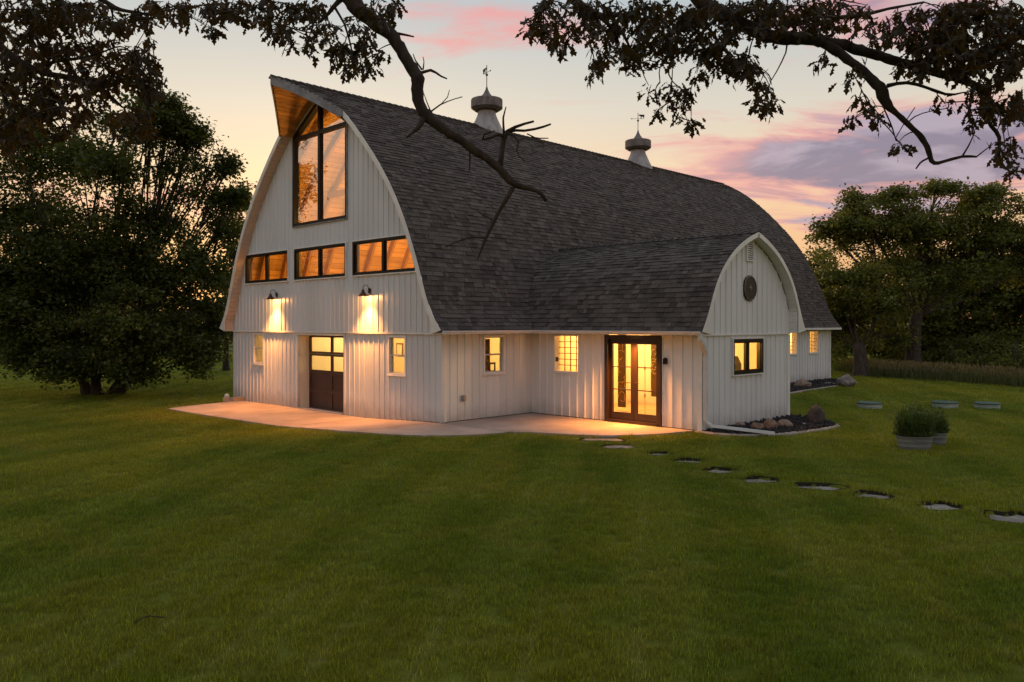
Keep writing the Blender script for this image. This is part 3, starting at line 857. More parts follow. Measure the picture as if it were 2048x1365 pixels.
# rake soffits: short panels following the curve
def soffit_panels(pt_in, n, name, mat, parent, a, b, thick=.02):
    for k in range(n):
        p0, p1 = k / n, (k + 1) / n - .06 / n
        q0, q1 = pt_in(p0), pt_in(p1)
        mb = MB(); mb.box8([a(q0, 0), a(q1, 0), b(q1, 0), b(q0, 0), a(q0, thick), a(q1, thick), b(q1, thick), b(q0, thick)])
        mb.build(name, mat, parent)
xi, zi = offset_curve(cur[0], cur[1], .12); xi = np.maximum(xi, -.015)
def cin(pq): u = pq * (len(xi) - 1); return (np.interp(u, range(len(xi)), xi), np.interp(u, range(len(zi)), zi))
soffit_panels(cin, 46, 'soffit_panel', M['soffit'], barn, lambda q, h: (OV + .005, q[0] + h, q[1] - h * .5), lambda q, h: (-.04, q[0] + h, q[1] - h * .5))
soffit_panels(cin, 46, 'soffit_panel', M['soffit'], barn, lambda q, h: (OV + .005, WID - q[0] - h, q[1] - h * .5), lambda q, h: (-.04, WID - q[0] - h, q[1] - h * .5))
xv, zv = offset_curve(2.5 - VT, VZ, .085); xv = np.maximum(xv, .41)
def cinw(pq): u = pq * (len(xv) - 1); return (2.5 - np.interp(u, range(len(xv)), xv), np.interp(u, range(len(zv)), zv))
for s in (-1, 1):
    soffit_panels(cinw, 34, 'soffit_panel', M['trim'], barn, lambda q, h, s=s: (WCX + s * (q[0] - h), -5.435, q[1] - h * .4), lambda q, h, s=s: (WCX + s * (q[0] - h), -5.22, q[1] - h * .4))

# pointed hood: plank soffit, grey fascia
HK = range(hood_k, len(MT) - 1)
xi2, zi2 = offset_curve(MT, MZ, .17)
npl = 13
for side in (0, 1):
    for k in range(npl):
        u0 = hood_k + (len(MT) - 1 - hood_k) * k / npl; u1 = hood_k + (len(MT) - 1 - hood_k) * (k + .94) / npl
        ya, yb = np.interp(u0, range(len(xi2)), xi2), np.interp(u1, range(len(xi2)), xi2)
        za, zb = np.interp(u0, range(len(zi2)), zi2), np.interp(u1, range(len(zi2)), zi2)
        ya, yb = min(ya, HALF), min(yb, HALF)
        fa, fb = float(xfront(ya)) + .03, float(xfront(yb)) + .03
        Ya, Yb = (ya, yb) if side == 0 else (WID - ya, WID - yb)
        pts = [(fa, Ya, za), (fb, Yb, zb), (-.03, Yb, zb), (-.03, Ya, za)]
        o = obj('hood_plank', tone_mesh('hood_plank', pts + [(q[0], q[1], q[2] + .02) for q in pts], [(0, 1, 2, 3), (4, 5, 6, 7), (0, 1, 5, 4), (1, 2, 6, 5), (3, 0, 4, 7)], [random.random()] * 8, M['hoodwood']), barn)
for side in (0, 1):
    mb = MB()
    for k in HK:
        pts = []
        for off in (0, .035):
            for kk, dzz in ((k, .012), (k + 1, .012), (k + 1, -.235), (k, -.235 + .09 * (k == hood_k))):
                yk = min(MT[kk], HALF); pts.append((float(xfront(yk)) - off, yk if side == 0 else WID - yk, MZ[kk] + dzz))
        mb.box8([pts[0], pts[1], pts[2], pts[3], pts[4], pts[5], pts[6], pts[7]])
    mb.build('hood_fascia', M['fascia_grey'], barn)

# eaves: soffit boards, fascia, gutters
def flat(name, mat, parent, x0, x1, y0, y1, z0, z1):
    mb = MB(); mb.box(x0, x1, y0, y1, z0, z1); return mb.build(name, mat, parent)
flat('eave_soffit', M['trim'], barn, -.28, 2.76, -.36, -.035, 2.165, 2.19)
flat('eave_soffit', M['trim'], barn, 2.765, 3.10, -5.40, -.362, 2.160, 2.187)
flat('eave_soffit', M['trim'], barn, 7.75, XBACK, -.36, -.035, 2.165, 2.19)
flat('eave_soffit', M['trim'], barn, .0, XBACK, WID + .03, WID + .36, 2.165, 2.19)
flat('eave_fascia', M['trim'], barn, 7.75, XBACK, -.405, -.37, 2.15, 2.235)
def gutter(path, name):
    """K-style trough swept along a straight run"""
    (x0, y0), (x1, y1), (nx_, ny_) = path
    sec = [(0, 0), (.085, 0), (.095, .03), (.115, .05), (.115, .085), (.10, .085), (.10, .06), (.08, .02), (.01, .02), (.01, .085), (0, .085)]
    mb = MB(); b = []
    for (x, y) in ((x0, y0), (x1, y1)):
        b.append([(x + nx_ * a_, y + ny_ * a_, 2.15 + h_) for a_, h_ in sec])
    for i in range(len(sec)):
        j = (i + 1) % len(sec); mb.poly([b[0][i], b[1][i], b[1][j], b[0][j]])
    mb.poly(b[0]); mb.poly(b[1][::-1])
    return mb.build(name, M['gutter'], barn)
gutter(((-.30, -.37), (2.66, -.37), (0, -1)), 'gutter')
gutter(((2.77, -.49), (2.77, -5.46), (-1, 0)), 'gutter')
mb = MB()
def rpipe(mb, pts, hw, hd, side):
    """rectangular pipe"""
    side = np.array(side, float)
    rings = []
    for i, q in enumerate(pts):
        q = np.array(q, float); t_ = np.array(pts[min(i + 1, len(pts) - 1)], float) - np.array(pts[max(i - 1, 0)], float); t_ /= np.linalg.norm(t_)
        s_ = side - t_ * (side @ t_); s_ /= np.linalg.norm(s_); u_ = np.cross(t_, s_)
        rings.append([q + s_ * hw + u_ * hd, q + s_ * hw - u_ * hd, q - s_ * hw - u_ * hd, q - s_ * hw + u_ * hd])
    for i in range(len(rings) - 1):
        for k in range(4):
            k2 = (k + 1) % 4; mb.poly([rings[i][k], rings[i][k2], rings[i + 1][k2], rings[i + 1][k]])
    mb.poly(rings[0]); mb.poly(rings[-1])
dsp = [(2.72, -5.42, 2.16), (2.73, -5.42, 2.06), (2.80, -5.42, 1.98), (3.05, -5.32, 1.80), (3.15, -5.285, 1.72), (3.16, -5.285, 1.55), (3.16, -5.285, .26), (3.18, -5.31, .19), (3.22, -5.42, .14), (3.66, -6.66, .06)]
rpipe(mb, dsp, .045, .035, (0, 1, 0)); mb.build('downspout', M['downspout'], barn)

# ------------------------------------------------------------------ barn: inside
flat('interior_floor', M['floor'], barn, .04, LEN - .04, .17, WID - .17, -.25, -.13)
flat('interior_floor', M['floor'], barn, 3.29, 7.19, -5.04, -.11, -.10, .02)
flat('loft_floor', M['cream'], barn, .17, LEN - .05, .03, WID - .03, 2.19, 2.27)
flat('wing_ceiling', M['cream'], barn, 3.29, 7.19, -5.04, .02, 2.20, 2.26)
flat('interior_wall', M['cream'], barn, 6.0, 6.12, .17, WID - .17, -.13, 2.19)
flat('interior_wall', M['cream'], barn, 3.20, 7.32, -.12, -.03, -.05, 2.20)
flat('interior_wall', M['cream'], barn, 15.6, 15.72, .17, WID - .17, -.13, 2.19)
mb = MB(); mb.box(15.72, LEN - .1, 3.0, 3.1, -.13, 2.19); mb.build('interior_wall', M['cream'], barn)
# loft lining: plank courses and arched rafters
ci_, cz_ = offset_curve(MT, MZ, .16)
ok_ = (ci_ > .10) & (ci_ < HALF - .02)
ci_, cz_ = ci_[ok_], cz_[ok_]
ci_ = np.append(ci_, HALF); cz_ = np.append(cz_, np.interp(HALF, MT, MZ) - .17)
sL = np.concatenate([[0], np.cumsum(np.hypot(np.diff(ci_), np.diff(cz_)))])
ncs = int(sL[-1] / .19)
for side in (0, 1):
    for k in range(ncs):
        s0, s1 = sL[-1] * k / ncs, sL[-1] * (k + .95) / ncs
        ya, yb, za, zb = np.interp(s0, sL, ci_), np.interp(s1, sL, ci_), np.interp(s0, sL, cz_), np.interp(s1, sL, cz_)
        if side: ya, yb = WID - ya, WID - yb
        xk = [.165] + sorted(random.uniform(1.2, 20) for _ in range(4)) + [LEN - .16]
        V, F, T = [], [], []
        for a_, b_ in zip(xk[:-1], xk[1:]):
            if b_ - a_ < .05: continue
            b = len(V); V += [(a_, ya, za), (b_ - .004, ya, za), (b_ - .004, yb, zb), (a_, yb, zb)]; F.append((b, b + 1, b + 2, b + 3)); T += [random.random()] * 4
        obj('ceiling_plank', tone_mesh('ceiling_plank', V, F, T, M['wood']), barn)
# dark felt behind the planks keeps the gaps dark
ri_, rz_ = offset_curve(ci_, cz_, .20)
rmesh = {}
for side in (0, 1):
    mb = MB()
    for k in range(len(ci_) - 1):
        y0, y1, y2, y3 = ci_[k], ci_[k + 1], min(ri_[k + 1], HALF), min(ri_[k], HALF)
        if side: y0, y1, y2, y3 = WID - y0, WID - y1, WID - y2, WID - y3
        mb.box8([(0, y0, cz_[k]), (0, y1, cz_[k + 1]), (0, y2, rz_[k + 1]), (0, y3, rz_[k]), (.09, y0, cz_[k]), (.09, y1, cz_[k + 1]), (.09, y2, rz_[k + 1]), (.09, y3, rz_[k])])
    rmesh[side] = mesh('rafter', mb.v, mb.f, M['rafter'])
for k in range(26):
    for side in (0, 1): obj('rafter', rmesh[side], barn, (.45 + k * .82, 0, 0))
mb = MB()
for k in range(6): mb.box(2.0 + k * 3.3, 2.12 + k * 3.3, 2.6, WID - 2.6, 6.55, 6.75)
o = mb.build('collar_tie', M['rafter'], barn)

def lamp(name, kind, loc, power, col, size=.1, parent=None, **kw):
    ld = bpy.data.lights.new(name, kind); ld.energy = power; ld.color = col
    if kind in ('POINT', 'SPOT'): ld.shadow_soft_size = size
    if kind == 'AREA': ld.size = size
    for k, v in kw.items(): setattr(ld, k, v)
    o = bpy.data.objects.new(name, ld); COL.objects.link(o); o.location = loc
    if parent: o.parent = parent
    return o
WARM = (1.0, .48, .125); CREAM = (1.0, .56, .17); ORANGE = (1.0, .50, .10)
for x, pw in ((1.6, 290), (5.5, 400), (11, 420), (17, 320)):
    lamp('loft_light', 'POINT', (x, HALF, 5.3), pw, ORANGE, .25)
for x, y, pw in ((4.2, 3.6, 150), (3.6, 6.2, 150), (4.2, 9.2, 130)):
    lamp('ceiling_light', 'POINT', (x, y, 1.95), pw, CREAM, .12)
lamp('ceiling_light', 'POINT', (4.6, -4.4, 2.05), 210, ORANGE, .12)
lamp('ceiling_light', 'POINT', (5.6, -.9, 2.05), 240, WARM, .10)
lamp('ceiling_light', 'POINT', (6.7, -2.6, 2.0), 110, WARM, .10)
lamp('ceiling_light', 'POINT', (17.2, 1.9, 1.95), 110, WARM, .12)
lamp('ceiling_light', 'POINT', (21.3, 2.0, 1.95), 110, WARM, .12)

# ------------------------------------------------------------------ cupolas
def cupola(x, s, yaw, cow):
    c = (x, HALF, 0)
    mb = MB(); mb.lathe([(.72, 8.60), (.60, 9.02), (.50, 9.22), (.40, 9.44), (.33, 9.60), (.305, 9.70), (.305, 9.98)], c, 28)
    cu_ = mb.build('cupola', M['galv'], barn, True)
    mb = MB(); mb.lathe([(.308, 9.66), (.318, 9.665), (.318, 9.68), (.308, 9.685)], c, 28, cap=False); mb.build('seam_band', M['galv'], cu_)
    mb = MB(); mb.lathe([(.30, 9.79), (.42, 9.77), (.53, 9.84), (.55, 9.86), (.55, 10.13), (.535, 10.16), (.30, 10.19), (.20, 10.26), (.11, 10.38), (.05, 10.50), (.018, 10.62)], c, 28)
    o = mb.build('cap', M['galv_rust'], cu_, False)
    mb = MB(); mb.tube([(x, HALF, 10.58), (x, HALF, 11.35)], .014, 6)
    mb.lathe([(.001, -.05), (.035, -.03), (.05, 0), (.035, .03), (.001, .05)], (x, HALF, 11.02), 10, cap=False)
    d_ = np.array([math.cos(yaw), math.sin(yaw), 0])
    q = np.array([x, HALF, 11.10])
    mb.tube([q - d_ * .26, q + d_ * .22], .008, 5)
    # arrow head and little cow plate
    pl = lambda pts, th=.008: mb.box8([tuple(q + d_ * a_ * .72 + np.array([-d_[1], d_[0], 0]) * th * sg + np.array([0, 0, h_ * .7])) for sg in (-1, 1) for a_, h_ in pts])
    pl([(-.44, 0), (-.34, .045), (-.37, 0), (-.34, -.045)])
    pl([(.14, .12), (.36, .12), (.36, .25), (.14, .25)]); pl([(.05, .17), (.14, .18), (.14, .27), (.07, .26)])
    for lx in (.15, .19, .30, .335): pl([(lx, .01), (lx + .022, .01), (lx + .022, .13), (lx, .13)])
    pl([(.36, .12), (.375, .12), (.38, .24), (.36, .25)])
    mb.build('weathervane', M['iron'], cu_)
cupola(6.55, 1.0, math.radians(75), True)
cupola(15.35, 1.0, math.radians(-45), True)

# ------------------------------------------------------------------ wall lamps
def barn_lamp(u, z, label, group):
    root = empty('wall_lamp', FGU.p(u, z))
    tagit(root, label, 'lamp', group)
    L = lambda du, dz_, o: FGU.p(u + du, z + dz_, o) - FGU.p(u, z, 0)
    mb = MB(); seg = 16
    mb.v = [tuple(L(r * math.cos(2 * math.pi * k / seg), 1.35 * r * math.sin(2 * math.pi * k / seg), o)) for o, r in ((.018, .058), (.038, .058), (.05, .035)) for k in range(seg)]
    for i in range(2):
        for k in range(seg): mb.f.append((i * seg + k, i * seg + (k + 1) % seg, (i + 1) * seg + (k + 1) % seg, (i + 1) * seg + k))
    mb.f.append(tuple(range(2 * seg, 3 * seg))); mb.build('wall_plate', M['iron'], root)
    mb = MB()
    arc = [L(0, .0, .04), L(0, .03, .065)] + [L(0, .07 + .085 * math.sin(a_), .15 - .085 * math.cos(a_)) for a_ in np.linspace(.1, math.pi - .1, 10)] + [L(0, .03, .235)]
    mb.tube(arc, .009, 6); mb.build('goose_neck', M['iron'], root)
    mb = MB(); c = L(0, -.14, .235)
    mb.lathe([(.022, .175), (.034, .17), (.038, .125), (.050, .115), (.058, .09), (.105, .035), (.14, .008), (.143, 0), (.136, 0), (.10, .03), (.05, .085), (.03, .10)], c, 24, cap=False)
    mb.build('shade', M['copper'], root, True)
    mb = MB(); mb.lathe([(.001, 0), (.025, .012), (.032, .035), (.022, .06), (.015, .08)], c + np.array([0, 0, .004]), 12); mb.build('bulb', M['bulb'], root, True)
    wpos = FGU.p(u, z) + c + np.array([0, 0, -.004])
    lamp('lamp_light', 'POINT', tuple(wpos), 32, (1.0, .40, .10), .03)
    bm_ = lamp('lamp_beam', 'SPOT', tuple(wpos), 1050, (1.0, .36, .08), .06, spot_size=math.radians(110), spot_blend=1.0)
    bm_.rotation_euler = (0, math.radians(13), 0)
barn_lamp(7.85, 3.29, 'bronze gooseneck barn lamp left of the garage door, farther from the camera', 'gooseneck wall lamps')
barn_lamp(2.90, 3.27, 'bronze gooseneck barn lamp right of the garage door, nearer the side wall', 'gooseneck wall lamps')
# downlight in the eave over the glass doors
mb = MB(); mb.lathe([(.075, 0), (.085, 0), (.085, -.008), (.07, -.008), (.065, .004)], (2.86, -3.35, 2.158), 20, cap=False)
dl = mb.build('soffit_downlight', M['trim'], None); tagit(dl, 'round lit downlight in the eave above the glass double door', 'downlight')
mb = MB(); mb.lathe([(.066, 0), (.066, -.003)], (2.86, -3.35, 2.1555), 20); mb.build('lens', M['downlight'], dl)
o = lamp('downlight_beam', 'SPOT', (2.86, -3.35, 2.145), 1500, (1.0, .36, .07), .06, spot_size=math.radians(118), spot_blend=1.0)

# ------------------------------------------------------------------ fittings on the walls
root = empty('louver_vent', FW2.p(2.08, 3.90)); tagit(root, 'white louvred gable vent high under the wing peak', 'vent')
R_ = lambda du0, du1, z0, z1, o0, o1: MB()
FV = Frame((0, 0, 0), FW2.U, FW2.N)
mb = MB(); frame_ring(FV, mb, -.17, .17, 0, .50, .035, .03, .075); mb.build('frame', M['trim'], root)
FV.obox('backing', M['foundation'], root, -.135, .135, .035, .465, .032, .036)
for k in range(8):
    z = .05 + k * .052
    mb = MB(); mb.box8([FV.p(-.135, z, .07), FV.p(.135, z, .07), FV.p(.135, z + .006, .072), FV.p(-.135, z + .006, .072), FV.p(-.135, z + .034, .04), FV.p(.135, z + .034, .04), FV.p(.135, z + .040, .042), FV.p(-.135, z + .040, .042)])
    mb.build('slat', M['trim'], root)
root = empty('wall_medallion', FW2.p(2.06, 3.25)); tagit(root, 'round dark metal star medallion on the wing gable', 'ornament')
seg = 32
def disc(rs, os_, mat, name, parent, scallop=0.0, n=8, seg=64):
    V, F = [], []
    for r, o in zip(rs, os_):
        for k in range(seg):
            an = 2 * math.pi * k / seg; rr = r * (1 + scallop * abs(math.sin(n * an / 2)))
            V.append(FV.p(rr * math.cos(an), rr * math.sin(an), o))
    for i in range(len(rs) - 1):
        for k in range(seg): F.append((i * seg + k, i * seg + (k + 1) % seg, (i + 1) * seg + (k + 1) % seg, (i + 1) * seg + k))
    F.append(tuple((len(rs) - 1) * seg + k for k in range(seg)))
    return obj(name, mesh(name, V, F, mat), parent)
disc([.29, .30, .30, .27], [.05, .055, .075, .08], M['iron'], 'disc', root, .05, 16)
mb = MB()
for k in range(32):
    an0, an1 = 2 * math.pi * k / 32, 2 * math.pi * (k + 1) / 32
    r0, r1 = .285 + .012 * (k % 2), .285 + .012 * ((k + 1) % 2)
    mb.tube([FV.p(r0 * math.cos(an0), r0 * math.sin(an0), .085), FV.p(r1 * math.cos(an1), r1 * math.sin(an1), .085)], .007, 5)
mb.build('rim', M['galv'], root)
pts = []
for k in range(8):
    an = math.pi / 2 + k * math.pi / 4; r = .105 if k % 2 == 0 else .03
    pts.append(FV.p(r * math.cos(an), r * math.sin(an), .083))
mb = MB()
cpt = FV.p(0, 0, .115)
for k in range(8): mb.poly([pts[k], pts[(k + 1) % 8], cpt])
mb.build('star', M['galv'], root)
mb = MB(); FW1.box(mb, 4.23, 4.31, 1.47, 1.60, .015, .085); FW1.box(mb, 4.245, 4.295, 1.60, 1.62, .02, .06)
tagit(mb.build('doorbell_light', M['black_frame'], None), 'small black fixture on the wall beside the glass double door', 'fixture')
mb = MB(); FS.box(mb, .61, .72, .50, .64, .01, .075); FS.box(mb, .625, .705, .515, .625, .075, .09)
ob = mb.build('outlet_box', M['galv'], None); tagit(ob, 'small grey outlet box low on the pink-lit side wall', 'outlet')
mb = MB(); FW1.box(mb, .84, .90, 1.42, 1.53, -.06, -.02); tagit(mb.build('keypad', M['dark_item'], None), 'tiny dark keypad inside the leaded window reveal of the wing', 'keypad')

# ------------------------------------------------------------------ things seen through the glass
def art(fr_pts, seed, label, nl):
    """tall dark panel with pale trailing line work"""
    rr = random.Random(seed)
    p0, p1, z0, z1 = fr_pts
    p0 = np.array(p0, float); p1 = np.array(p1, float); d_ = (p1 - p0); L = np.linalg.norm(d_); d_ /= L; n_ = np.array([d_[1], -d_[0]])
    if (CAM[:2] - p0) @ n_ < 0: n_ = -n_
    P = lambda a_, z, o: (p0[0] + d_[0] * a_ + n_[0] * o, p0[1] + d_[1] * a_ + n_[1] * o, z)
    mb = MB(); mb.box8([P(0, z0, 0), P(L, z0, 0), P(L, z0, .03), P(0, z0, .03), P(0, z1, 0), P(L, z1, 0), P(L, z1, .03), P(0, z1, .03)])
    o = mb.build('art_panel', M['print_dark'], None); tagit(o, label, 'artwork')
    mb = MB()
    for _ in range(nl):
        a_, z = rr.uniform(.2, .8) * L, rr.uniform(z0 + .1, z1 - .4); an = rr.uniform(0, 6.28); pts = []
        cur_ = rr.uniform(-1, 1)
        for k in range(14):
            pts.append(P(min(max(a_, .02), L - .02), min(max(z, z0 + .02), z1 - .02), .034)); an += cur_ * .5 + rr.uniform(-.3, .3); a_ += .045 * math.cos(an); z += .045 * math.sin(an)
            if rr.random() < .15: cur_ = -cur_
        mb.tube(pts, .004, 4)
    mb.build('line_drawing', M['print_gold'], o)
def ypx(px, X):
    r = FW + RT * (px - 1024.0) / FPX; return float(CAM[1] + r[1] * (X - CAM[0]) / r[0])
art(((5.2, ypx(1237, 5.2)), (5.2, ypx(1252, 5.2)), .12, 2.15), 3, 'tall dark panel with pale trailing lines behind the far leaf of the double door', 9)
art(((5.9, ypx(1303, 5.9)), (5.9, ypx(1324, 5.9)), .40, 2.15), 5, 'dark panel with pale floral lines behind the near leaf of the double door', 11)
yq = ypx(1290, 4.6)
mb = MB(); mb.tube([(4.6, yq, .02), (4.6, yq, 2.19)], .010, 6)
for z in (.5, 1.2, 1.9): mb.box(4.58, 4.62, yq - .02, yq + .02, z, z + .09)
tagit(mb.build('glass_wall_post', M['galv'], None), 'thin metal post with clips behind the double door', 'post')
# framed prints on the inner wall of the front room
def inner_print(px, py, X, w_, h_, label):
    r = FW + RT * (px - 1024.0) / FPX + UP * (648.0 - py) / FPX; q = CAM + r * (X - CAM[0]) / r[0]
    mb = MB(); mb.box(X - .03, X, q[1] - w_ / 2, q[1] + w_ / 2, q[2] - h_ / 2, q[2] + h_ / 2); o = mb.build('wall_print', M['item_wood'], None); tagit(o, label, 'print')
    mb = MB(); mb.box(X - .034, X - .031, q[1] - w_ / 2 + .05, q[1] + w_ / 2 - .05, q[2] - h_ / 2 + .05, q[2] + h_ / 2 - .05); mb.build('paper', M['white_plastic'], o)
inner_print(684, 690, 5.99, .5, .45, 'framed print seen through the upper panes of the garage door')
inner_print(640, 722, 5.99, .35, .30, 'small framed print seen through the lower panes of the garage door')
inner_print(800, 700, 5.99, .4, .5, 'framed print seen through the window beside the garage door')
# small things on the window sills
def vessel(loc, prof, mat, name, label, cat):
    mb = MB(); mb.lathe(prof, loc, 14); return tagit(mb.build(name, mat, None, True), label, cat)
mb = MB(); FS.box(mb, 1.80, 1.84, 1.13, 1.40, -.26, -.24); FS.box(mb, 1.98, 2.02, 1.13, 1.40, -.26, -.24); FS.box(mb, 1.84, 1.98, 1.35, 1.40, -.26, -.24); FS.box(mb, 1.84, 1.98, 1.13, 1.19, -.26, -.24)
tagit(mb.build('picture_frame', M['dark_item'], None), 'small dark frame standing on the side-wall window sill', 'frame')
flat('window_shelf', M['cream'], barn, 1.3, 2.2, .17, .34, 1.10, 1.13)
mb = MB()
for z in (1.15, 1.42, 1.70, 1.98): mb.box(1.86, 2.16, .62, .85, z, z + .02)
for x in (1.84, 2.16): mb.box(x, x + .02, .62, .85, .0, 2.0)
for z, hs in ((1.17, (.12, .18, .15)), (1.44, (.2, .1, .16)), (1.72, (.14, .2, .1))):
    for k, h_ in enumerate(hs): mb.box(1.88 + k * .09, 1.95 + k * .09, .66, .80, z, z + h_)
bc = tagit(mb.build('shelf_unit', M['item_wood'], None), 'brown shelf unit seen through the side-wall window', 'shelf')
flat('window_shelf', M['cream'], barn, .17, .32, 8.75, 9.5, 1.08, 1.11)
vessel((.24, 9.02, 1.11), [(.05, 0), (.085, .05), (.09, .12), (.06, .18), (.03, .22)], M['dark_item'], 'vase', 'dark round vase on the sill of the far left window', 'vase')
vessel((.24, 8.87, 1.11), [(.03, 0), (.032, .16), (.014, .21), (.014, .28)], M['item_wood'], 'bottle', 'brown bottle on the sill of the far left window', 'bottle')
flat('window_shelf', M['cream'], barn, 4.3, 6.1, -5.04, -4.85, 1.15, 1.18)
vessel((4.66, -4.94, 1.18), [(.05, 0), (.09, .04), (.10, .10), (.07, .16), (.09, .20), (.02, .24)], M['item_wood'], 'pottery_jar', 'brown pottery jar in the black-framed wing window', 'jar')
mb = MB(); mb.box(5.30, 5.62, -4.80, -4.48, 1.0, 1.42); mb.box8([(5.33, -4.80, 1.42), (5.60, -4.80, 1.42), (5.58, -4.52, 1.42), (5.36, -4.52, 1.42), (5.38, -4.74, 1.60), (5.55, -4.74, 1.60), (5.54, -4.58, 1.60), (5.40, -4.58, 1.60)])
mb.box(5.33, 5.37, -4.77, -4.73, .02, 1.0); mb.box(5.55, 5.59, -4.77, -4.73, .02, 1.0); mb.box(5.33, 5.37, -4.55, -4.51, .02, 1.0); mb.box(5.55, 5.59, -4.55, -4.51, .02, 1.0)
tagit(mb.build('high_chair', M['dark_item'], None), 'dark upholstered high chair back in the black-framed wing window', 'chair')
mb = MB(); mb.box(3.60, 4.30, -1.75, -.75, 1.02, 1.10); mb.box(3.65, 3.75, -1.70, -1.60, .02, 1.02); mb.box(3.65, 3.75, -.90, -.80, .02, 1.02); mb.box(4.15, 4.25, -1.70, -1.60, .02, 1.02); mb.box(4.15, 4.25, -.90, -.80, .02, 1.02)
tagit(mb.build('side_table', M['item_wood'], None), 'brown table top behind the leaded window of the wing', 'table')
vessel((3.95, -1.45, 1.10), [(.05, 0), (.14, .03), (.16, .12), (.13, .24), (.05, .30), (.02, .36)], M['dark_item'], 'urn', 'dark rounded urn behind the leaded window of the wing', 'urn')

# ------------------------------------------------------------------ patio
def slab_poly(px, z_of, thick, mat, name, inner=(), extra=None):
    pts = [gpix(*q) for q in px] if extra is None else extra
    V = [(q[0], q[1], z_of(q[0], q[1])) for q in pts]; n = len(V)
    V += [(q[0], q[1], q[2] - thick) for q in V]
    F = [tuple(range(n))] + [(i, i + n, (i + 1) % n + n, (i + 1) % n) for i in range(n)]
    return obj(name, mesh(name, V, F, mat))
zs = lambda x, y: float(gz(x, y)) + .045
front = [np.array([-.05, 10.4])] + [gpix(*q)[:2] for q in ((332, 820), (400, 832), (500, 847), (600, 859), (690, 867), (780, 873), (860, 876), (940, 874), (1012, 869))]
# slab one: strips across the front so that it can follow the fall of the ground
V, F = [], []
ysamp = np.linspace(10.4, -2.22, 60)
fx = np.array([q[0] for q in front]); fy = np.array([q[1] for q in front]); od = np.argsort(fy)
for yv in ysamp:
    x0 = np.interp(yv, fy[od], fx[od]); x1 = .4 if yv > .0 else max(x0 + .01, -.010 - yv * .043)
    V += [(x0, yv, zs(x0, yv)), (x1, yv, zs(x1, yv)), (x0, yv, zs(x0, yv) - .1)]
patio = empty('patio', (0, 0, 0)); tagit(patio, 'pale concrete apron in front of the garage door', 'patio', kind='structure')
cuts = [0, 17, 34, 47, len(ysamp) - 1]
for c0, c1 in zip(cuts[:-1], cuts[1:]):
    vv = [list(V[3 * k + j]) for k in range(c0, c1 + 1) for j in range(3)]
    if c0: 
        for j in range(3): vv[j][1] -= .022
    ff = []
    for k in range(c1 - c0):
        b = 3 * k; ff += [(b, b + 1, b + 4, b + 3), (b + 2, b, b + 3, b + 5)]
    obj('concrete_panel', mesh('concrete_panel', vv, ff, M['concrete']), patio)
p2 = [(.010, -.0), (3.16, -.0), (3.16, -5.02), (2.58, -4.87), (2.1, -4.72), (1.64, -4.48), (1.30, -4.24), (1.05, -4.0), (.85, -3.65), (.69, -3.31), (.52, -2.9), (.36, -2.56), (.112, -2.26)]
pb = slab_poly(None, lambda x, y: .012, .1, M['concrete'], 'patio', extra=[np.array([q[0], q[1], 0]) for q in p2])
tagit(pb, 'concrete landing tucked in the corner by the glass doors', 'patio', kind='structure')
PATIO_POLYS = [[tuple(q) for q in front] + [(.3, -2.2), (.3, 10.4)], p2]

# ------------------------------------------------------------------ planting beds
def bed(px_outer, wall_pts, label):
    o_ = [gpix(*q)[:2] for q in px_outer]
    pts = [np.array(q) for q in o_] + [np.array(q) for q in wall_pts]
    V = [(q[0], q[1], float(gz(q[0], q[1])) + .02) for q in pts]
    g_ = obj('planting_bed', mesh('planting_bed', V, [tuple(range(len(V)))], M['soil'])); tagit(g_, label, 'bed', kind='structure')
    # edging kerb along the outer line
    path = [np.array([q[0], q[1], float(gz(q[0], q[1]))]) for q in o_]
    fine = []
    for a_, b_ in zip(path[:-1], path[1:]):
        for k in range(5): fine.append(a_ + (b_ - a_) * k / 5)
    fine.append(path[-1])
    mb = MB(); prev = None
    for i, q in enumerate(fine):
        t_ = fine[min(i + 1, len(fine) - 1)] - fine[max(i - 1, 0)]; n_ = np.array([-t_[1], t_[0], 0]); n_ /= np.linalg.norm(n_)
        sec = [q - n_ * .075 + UP * -.05, q - n_ * .075 + UP * .03, q - n_ * .045 + UP * .055, q + n_ * .045 + UP * .055, q + n_ * .075 + UP * .03, q + n_ * .075 + UP * -.05]
        if prev is not None:
            for k in range(5): mb.poly([prev[k], sec[k], sec[k + 1], prev[k + 1]])
        prev = sec
    mb.build('bed_edging', M['kerb'], g_)
    return [tuple(q) for q in pts]

BED1 = bed(((1392, 866), (1430, 871), (1480, 874), (1545, 873), (1600, 868), (1650, 861), (1674, 855), (1660, 847), (1625, 838)), ((7.33, -4.3), (7.33, -5.19), (3.12, -5.19)), 'dark lava-rock bed at the foot of the wing')
BED2 = bed(((1560, 791), (1600, 785), (1650, 777), (1700, 770), (1712, 766)), ((21.97, -.6), (21.97, 0), (13.5, 0)), 'dark lava-rock bed along the far end of the side wall')

